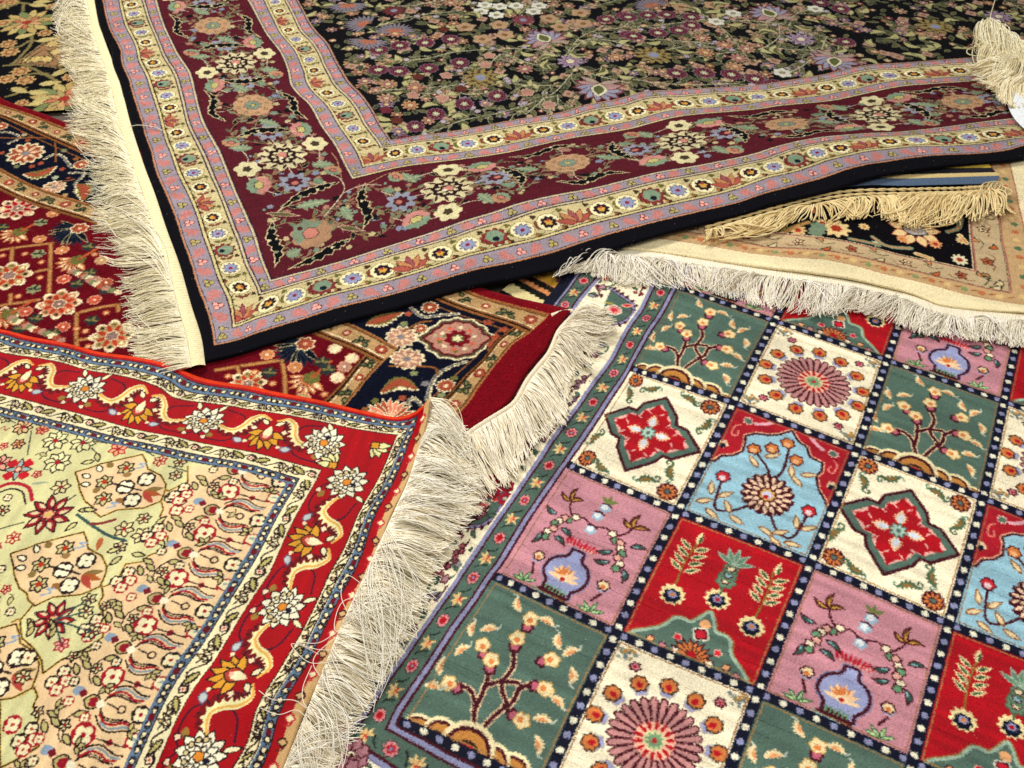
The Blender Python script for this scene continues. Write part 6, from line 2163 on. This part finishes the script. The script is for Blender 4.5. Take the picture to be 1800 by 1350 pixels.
def build_r5():
    o = un([(-420, 230)], .014)[0]
    th = math.radians(8)

    def at(u, v):
        x = o[0] + u * math.cos(th) - v * math.sin(th)
        y = o[1] + u * math.sin(th) + v * math.cos(th)
        a, b = proj(np.array([[x, y, .014]]))
        return (float(a[0]), float(b[0]))
    grid = [((u, v), at(u, v)) for u in (0, .5, 1., 1.6) for v in (0, .5, 1.2, 1.6)]

    def paint(cv, lie):
        cv.fill(cv.V + 0 * cv.U > -1, '0f1018')
        W = View(cv, np.eye(3))
        Z = zf(0, 0, 5.19)
        P = lambda *a: [lie.inv([Z(a[i], a[i + 1])])[0] for i in range(0, len(a), 2)]
        tri = P(110, 582, 190, 555, 300, 470, 430, 375, 570, 292, 900, 100, 900, 660, 670, 640, 430, 600, 280, 588)
        W.poly(tri, 'a98a6c', 'b5a682', 5)
        W.poly(tri, None, '4a2a24', 1.6)
        t2 = np.array(tri)
        c = t2.mean(0)
        W.poly(c + (t2 - c) * .93, None, '6a3a30', 1.4)
        for x, y in ((270, 545), (340, 540), (430, 540), (590, 580), (480, 400), (560, 350), (520, 470)):
            q = P(x, y)[0]
            W.ros(q[0], q[1], .022, 7, .4, 'd9c890' if x % 2 == 0 else '8a4a34', '3f4a34', 1.3)
        W.line(P(240, 560, 300, 510, 420, 455, 480, 540, 430, 580), 2, '3f4a3c', px=True)

        def palm(x, y, R, r0):
            q = P(x, y)[0]
            v = W.at(*q, r0)
            for i in range(15):
                a = -.2 + i * .46
                v.leaf(R * .3 * math.cos(a), R * .3 * math.sin(a), R * .75, R * .36, a, ['cfc58e', '8a9a70', 'c9b884'][i % 3], '3a3a2c', 1.2)
            for i in range(10):
                a = i * .63
                v.leaf(R * .1 * math.cos(a), R * .1 * math.sin(a), R * .5, R * .2, a, ['d9b890', 'c98a70', 'b9b080'][i % 3], '6a3a30', 1)
            v.ros(0, 0, R * .16, 6, .3, 'b0443a')
        palm(245, 205, .082, .3)
        palm(590, 900, .095, .8)
        palm(1, 20, .06, 0)
        for x, y, R in ((75, 400, .033), (90, 475, .036), (190, 650, .036), (235, 730, .036), (60, 720, .034), (410, 300, .03), (640, 700, .03), (720, 790, .03), (30, 210, .03), (480, 60, .03), (200, 940, .025), (90, 20, .03)):
            q = P(x, y)[0]
            R *= .78
            W.ros(q[0], q[1], R, 8, .35, 'cdb486')
            W.ros(q[0], q[1], R * .66, 7, .35, 'a06a50')
            W.ros(q[0], q[1], R * .36, 6, .3, 'cdb486')
        for pts in ((290, 310, 280, 400, 200, 500, 110, 590), (380, 380, 280, 370, 190, 420, 130, 430), (30, 600, 200, 590, 330, 640, 430, 690, 540, 750), (560, 650, 480, 700, 420, 670), (220, 700, 300, 670, 420, 680),
                    (10, 80, 100, 55, 200, 25, 300, 45), (210, 100, 215, 30), (450, 80, 560, 75), (60, 880, 160, 850, 240, 800)):
            W.line(P(*pts), 4.5, '8f8a62', px=True)
        for x, y, a in ((330, 375, .2), (100, 800, -.6), (250, 840, -.2), (350, 770, .1), (290, 950, .8), (270, 40, -.3), (130, 350, .4), (470, 690, .7), (300, 20, 0)):
            q = P(x, y)[0]
            W.leaf(q[0], q[1], .06, .026, a, 'd0c894')
        cv.img = (cv.img * np.array([.86, .82, .76], np.float32))
        cv.finish(jit=.6, grain=.08, abr=.05, seed=23)
        part = np.zeros((cv.H, cv.W), int)
        cv2 = Canvas(0, 0, 1.7, 1.6, cv.p, '000000')
        View(cv2, np.eye(3)).poly(tri, 'ffffff')
        m = cv2.img[:cv.H, :cv.W, 0] > .5
        part[m] = 1
        return part, ['field', 'corner_piece']
    simple_rug('black_palmette_rug', 'black rug with large pale palmettes and a pointed tan corner, beyond the lattice rug', None, .014, 1.7, 1.6, .002, paint, lambda x, y: (x < 260) & (y < 300) & (x > -60) & (y > -60),
               origin=at(0, 0), ang=8, grid=grid, seed=71)


# ================================================================ the corner with a bunched fringe lying on the black-ground rug
def build_r9():
    root = thing('folded_rug_corner', 'white corner of another rug with a bunched cream fringe, lying on the black-ground rug', 'rug', (*un([(1790, 150)], .06)[0], .055))
    z = .066
    a = [(1768, 168), (1772, 186), (1782, 206), (1800, 225), (1840, 250)]
    b = [(1772, 160), (1796, 158), (1830, 160), (1870, 168), (1930, 180)]
    ribbon('end_strip', a, [.058] * 5, b, [z + .004] * 5, 200, 40, COTTON, root, c='e9eef0', c2='dfe4e6', bulge=.012, noise=.0006)
    # pile side, out of the picture to the right
    ribbon('pile', [(1930, 120), (1935, 160), (1940, 200), (1960, 250)], .064, [(2100, 120), (2110, 160), (2120, 200), (2140, 250)], .064, 60, 40, WOOL, root, c='5a1c26', bulge=.004)
    b1 = [(1740, 50), (1760, 70), (1778, 90), (1796, 104), (1830, 120)]
    fringe('fringe', b1, [.085, .085, .085, .085, .085], [(1708, 60), (1722, 104), (1738, 140), (1758, 160), (1790, 170)], [.06] * 5, 420, .0013, COTTON, root, ('fbf3d4', 'd9c896'), lift=.02, sway=1.2, clump=8, seed=81,
           stack=.02, swirl=.6, jit=.25, k=4)
    b2 = [(1760, 110), (1776, 124), (1792, 134), (1812, 142), (1840, 150)]
    fringe('fringe_tuft', b2, .085, [(1700, 118), (1716, 142), (1736, 152), (1762, 166), (1800, 176)], .06, 380, .0013, COTTON, root, ('fff8dc', 'dccb9c'), lift=.018, sway=1.0, clump=7, seed=82, stack=.02, swirl=.6, jit=.25, k=4)
    b3 = [(1736, 46), (1732, 44), (1724, 46), (1716, 52), (1712, 62)]
    fringe('fringe_roll', [(1722, 44), (1732, 40), (1744, 44), (1762, 60), (1790, 80)], .088, [(1716, 60), (1728, 84), (1748, 100), (1776, 116), (1800, 122)], .07, 420, .0012, COTTON, root, ('fffade', 'd6c898'), lift=.024, sway=.8,
           clump=6, seed=83, stack=.018, swirl=.5, jit=.15, k=4)
    fringe('fringe_end', [(1770, 140), (1784, 136), (1796, 140), (1820, 150)], .08, [(1738, 156), (1762, 176), (1786, 186), (1820, 190)], .064, 300, .0012, COTTON, root, ('fff8dc', 'dccb9c'), lift=.016, sway=1.2, clump=6, seed=84,
           stack=.014, swirl=.6, jit=.2, k=4)
    pth = []
    for L_ in ([(1760, 92), (1735, 88), (1716, 76), (1722, 64), (1740, 60)], [(1765, 104), (1730, 100), (1704, 96), (1700, 88), (1716, 82), (1735, 86)], [(1744, 44), (1741, 30), (1745, 14), (1749, 0)],
               [(1762, 56), (1766, 48), (1768, 40)]):
        q = pline(crom(np.array(L_, float), 8), np.linspace(0, 1, 24), False)
        zz = .075 + .004 * np.sin(np.linspace(0, 3, 24))
        pth.append(np.array([[*un([p], k)[0], k] for p, k in zip(q, zz)]))
    pth = np.array(pth)
    V, F = tubes(pth, np.full(pth.shape[:2], .0014), 5)
    mesh_np('loose_thread', V, F, COTTON, root, np.tile(s2l(hx('d9d0a4')), (len(V), 1)))
BUILD = [build_r1,build_r3,build_r2,build_r4,build_r6,build_r7,build_r8,build_r5,build_r9]
# ------------------------------------------------------------------ ground, light, camera
def build_world():
    m, nt, b = new_mat('worn_floor_boards')
    nz = nt.nodes.new('ShaderNodeTexNoise')
    nz.inputs['Scale'].default_value = 6
    cr = nt.nodes.new('ShaderNodeValToRGB')
    cr.color_ramp.elements[0].color = (.05, .035, .025, 1)
    cr.color_ramp.elements[1].color = (.10, .07, .05, 1)
    nt.links.new(nz.outputs['Fac'], cr.inputs['Fac'])
    nt.links.new(cr.outputs['Color'], b.inputs['Base Color'])
    b.inputs['Roughness'].default_value = .7
    V = np.array([(-6, -3, 0), (6, -3, 0), (6, 9, 0), (-6, 9, 0)], float)
    o = mesh_np('floor', V, np.array([[0, 1, 2, 3]]), m)
    o['kind'] = 'structure'
    o['label'] = 'dark floor under the rugs'
    w = bpy.data.worlds.new('World')
    SC.world = w
    w.use_nodes = True
    bg = w.node_tree.nodes['Background']
    bg.inputs['Color'].default_value = (1.0, .975, .94, 1)
    bg.inputs['Strength'].default_value = 0.30

    def area(name, loc, target, size, power, col):
        l = bpy.data.lights.new(name, 'AREA')
        l.shape = 'RECTANGLE'
        l.size, l.size_y = size
        l.energy = power
        l.color = col
        o = bpy.data.objects.new(name, l)
        o.location = loc
        d = np.array(target, float) - np.array(loc, float)
        from mathutils import Vector
        o.rotation_euler = Vector(d).to_track_quat('-Z', 'Y').to_euler()
        COL.objects.link(o)
    area('window_light', (-1.5, 3.1, 3.1), (0, 1.2, 0), (1.1, .9), 135, (1.0, .97, .93))
    area('ceiling_light', (.5, .3, 3.0), (0, 1.1, 0), (1.4, 1.4), 58, (1.0, .96, .9))
    cam = bpy.data.cameras.new('camera')
    co = bpy.data.objects.new('camera', cam)
    COL.objects.link(co)
    co.location = (0, 0, CAMH)
    co.rotation_euler = (math.pi / 2 - PITCH, 0, 0)
    cam.sensor_width = 36
    cam.lens = 36 * FPX / 1800
    cam.clip_start, cam.clip_end = .05, 100
    cam.dof.use_dof = True
    cam.dof.focus_distance = 1.38
    cam.dof.aperture_fstop = 15
    SC.camera = co
    SC.view_settings.view_transform = 'Standard'
    SC.view_settings.look = 'None'
    SC.view_settings.exposure = -0.08
    SC.view_settings.gamma = 1
    SC.render.filter_size = 1.5 if hasattr(SC.render, 'filter_size') else 1.5
    SC.cycles.max_bounces = 12
    SC.cycles.diffuse_bounces = 9
    SC.cycles.use_denoising = True


build_world()
for fn in BUILD:
    t = time.time()
    fn()
    print(fn.__name__, 'built in %.1f s' % (time.time() - t))
print('script total %.1f s' % (time.time() - T0))
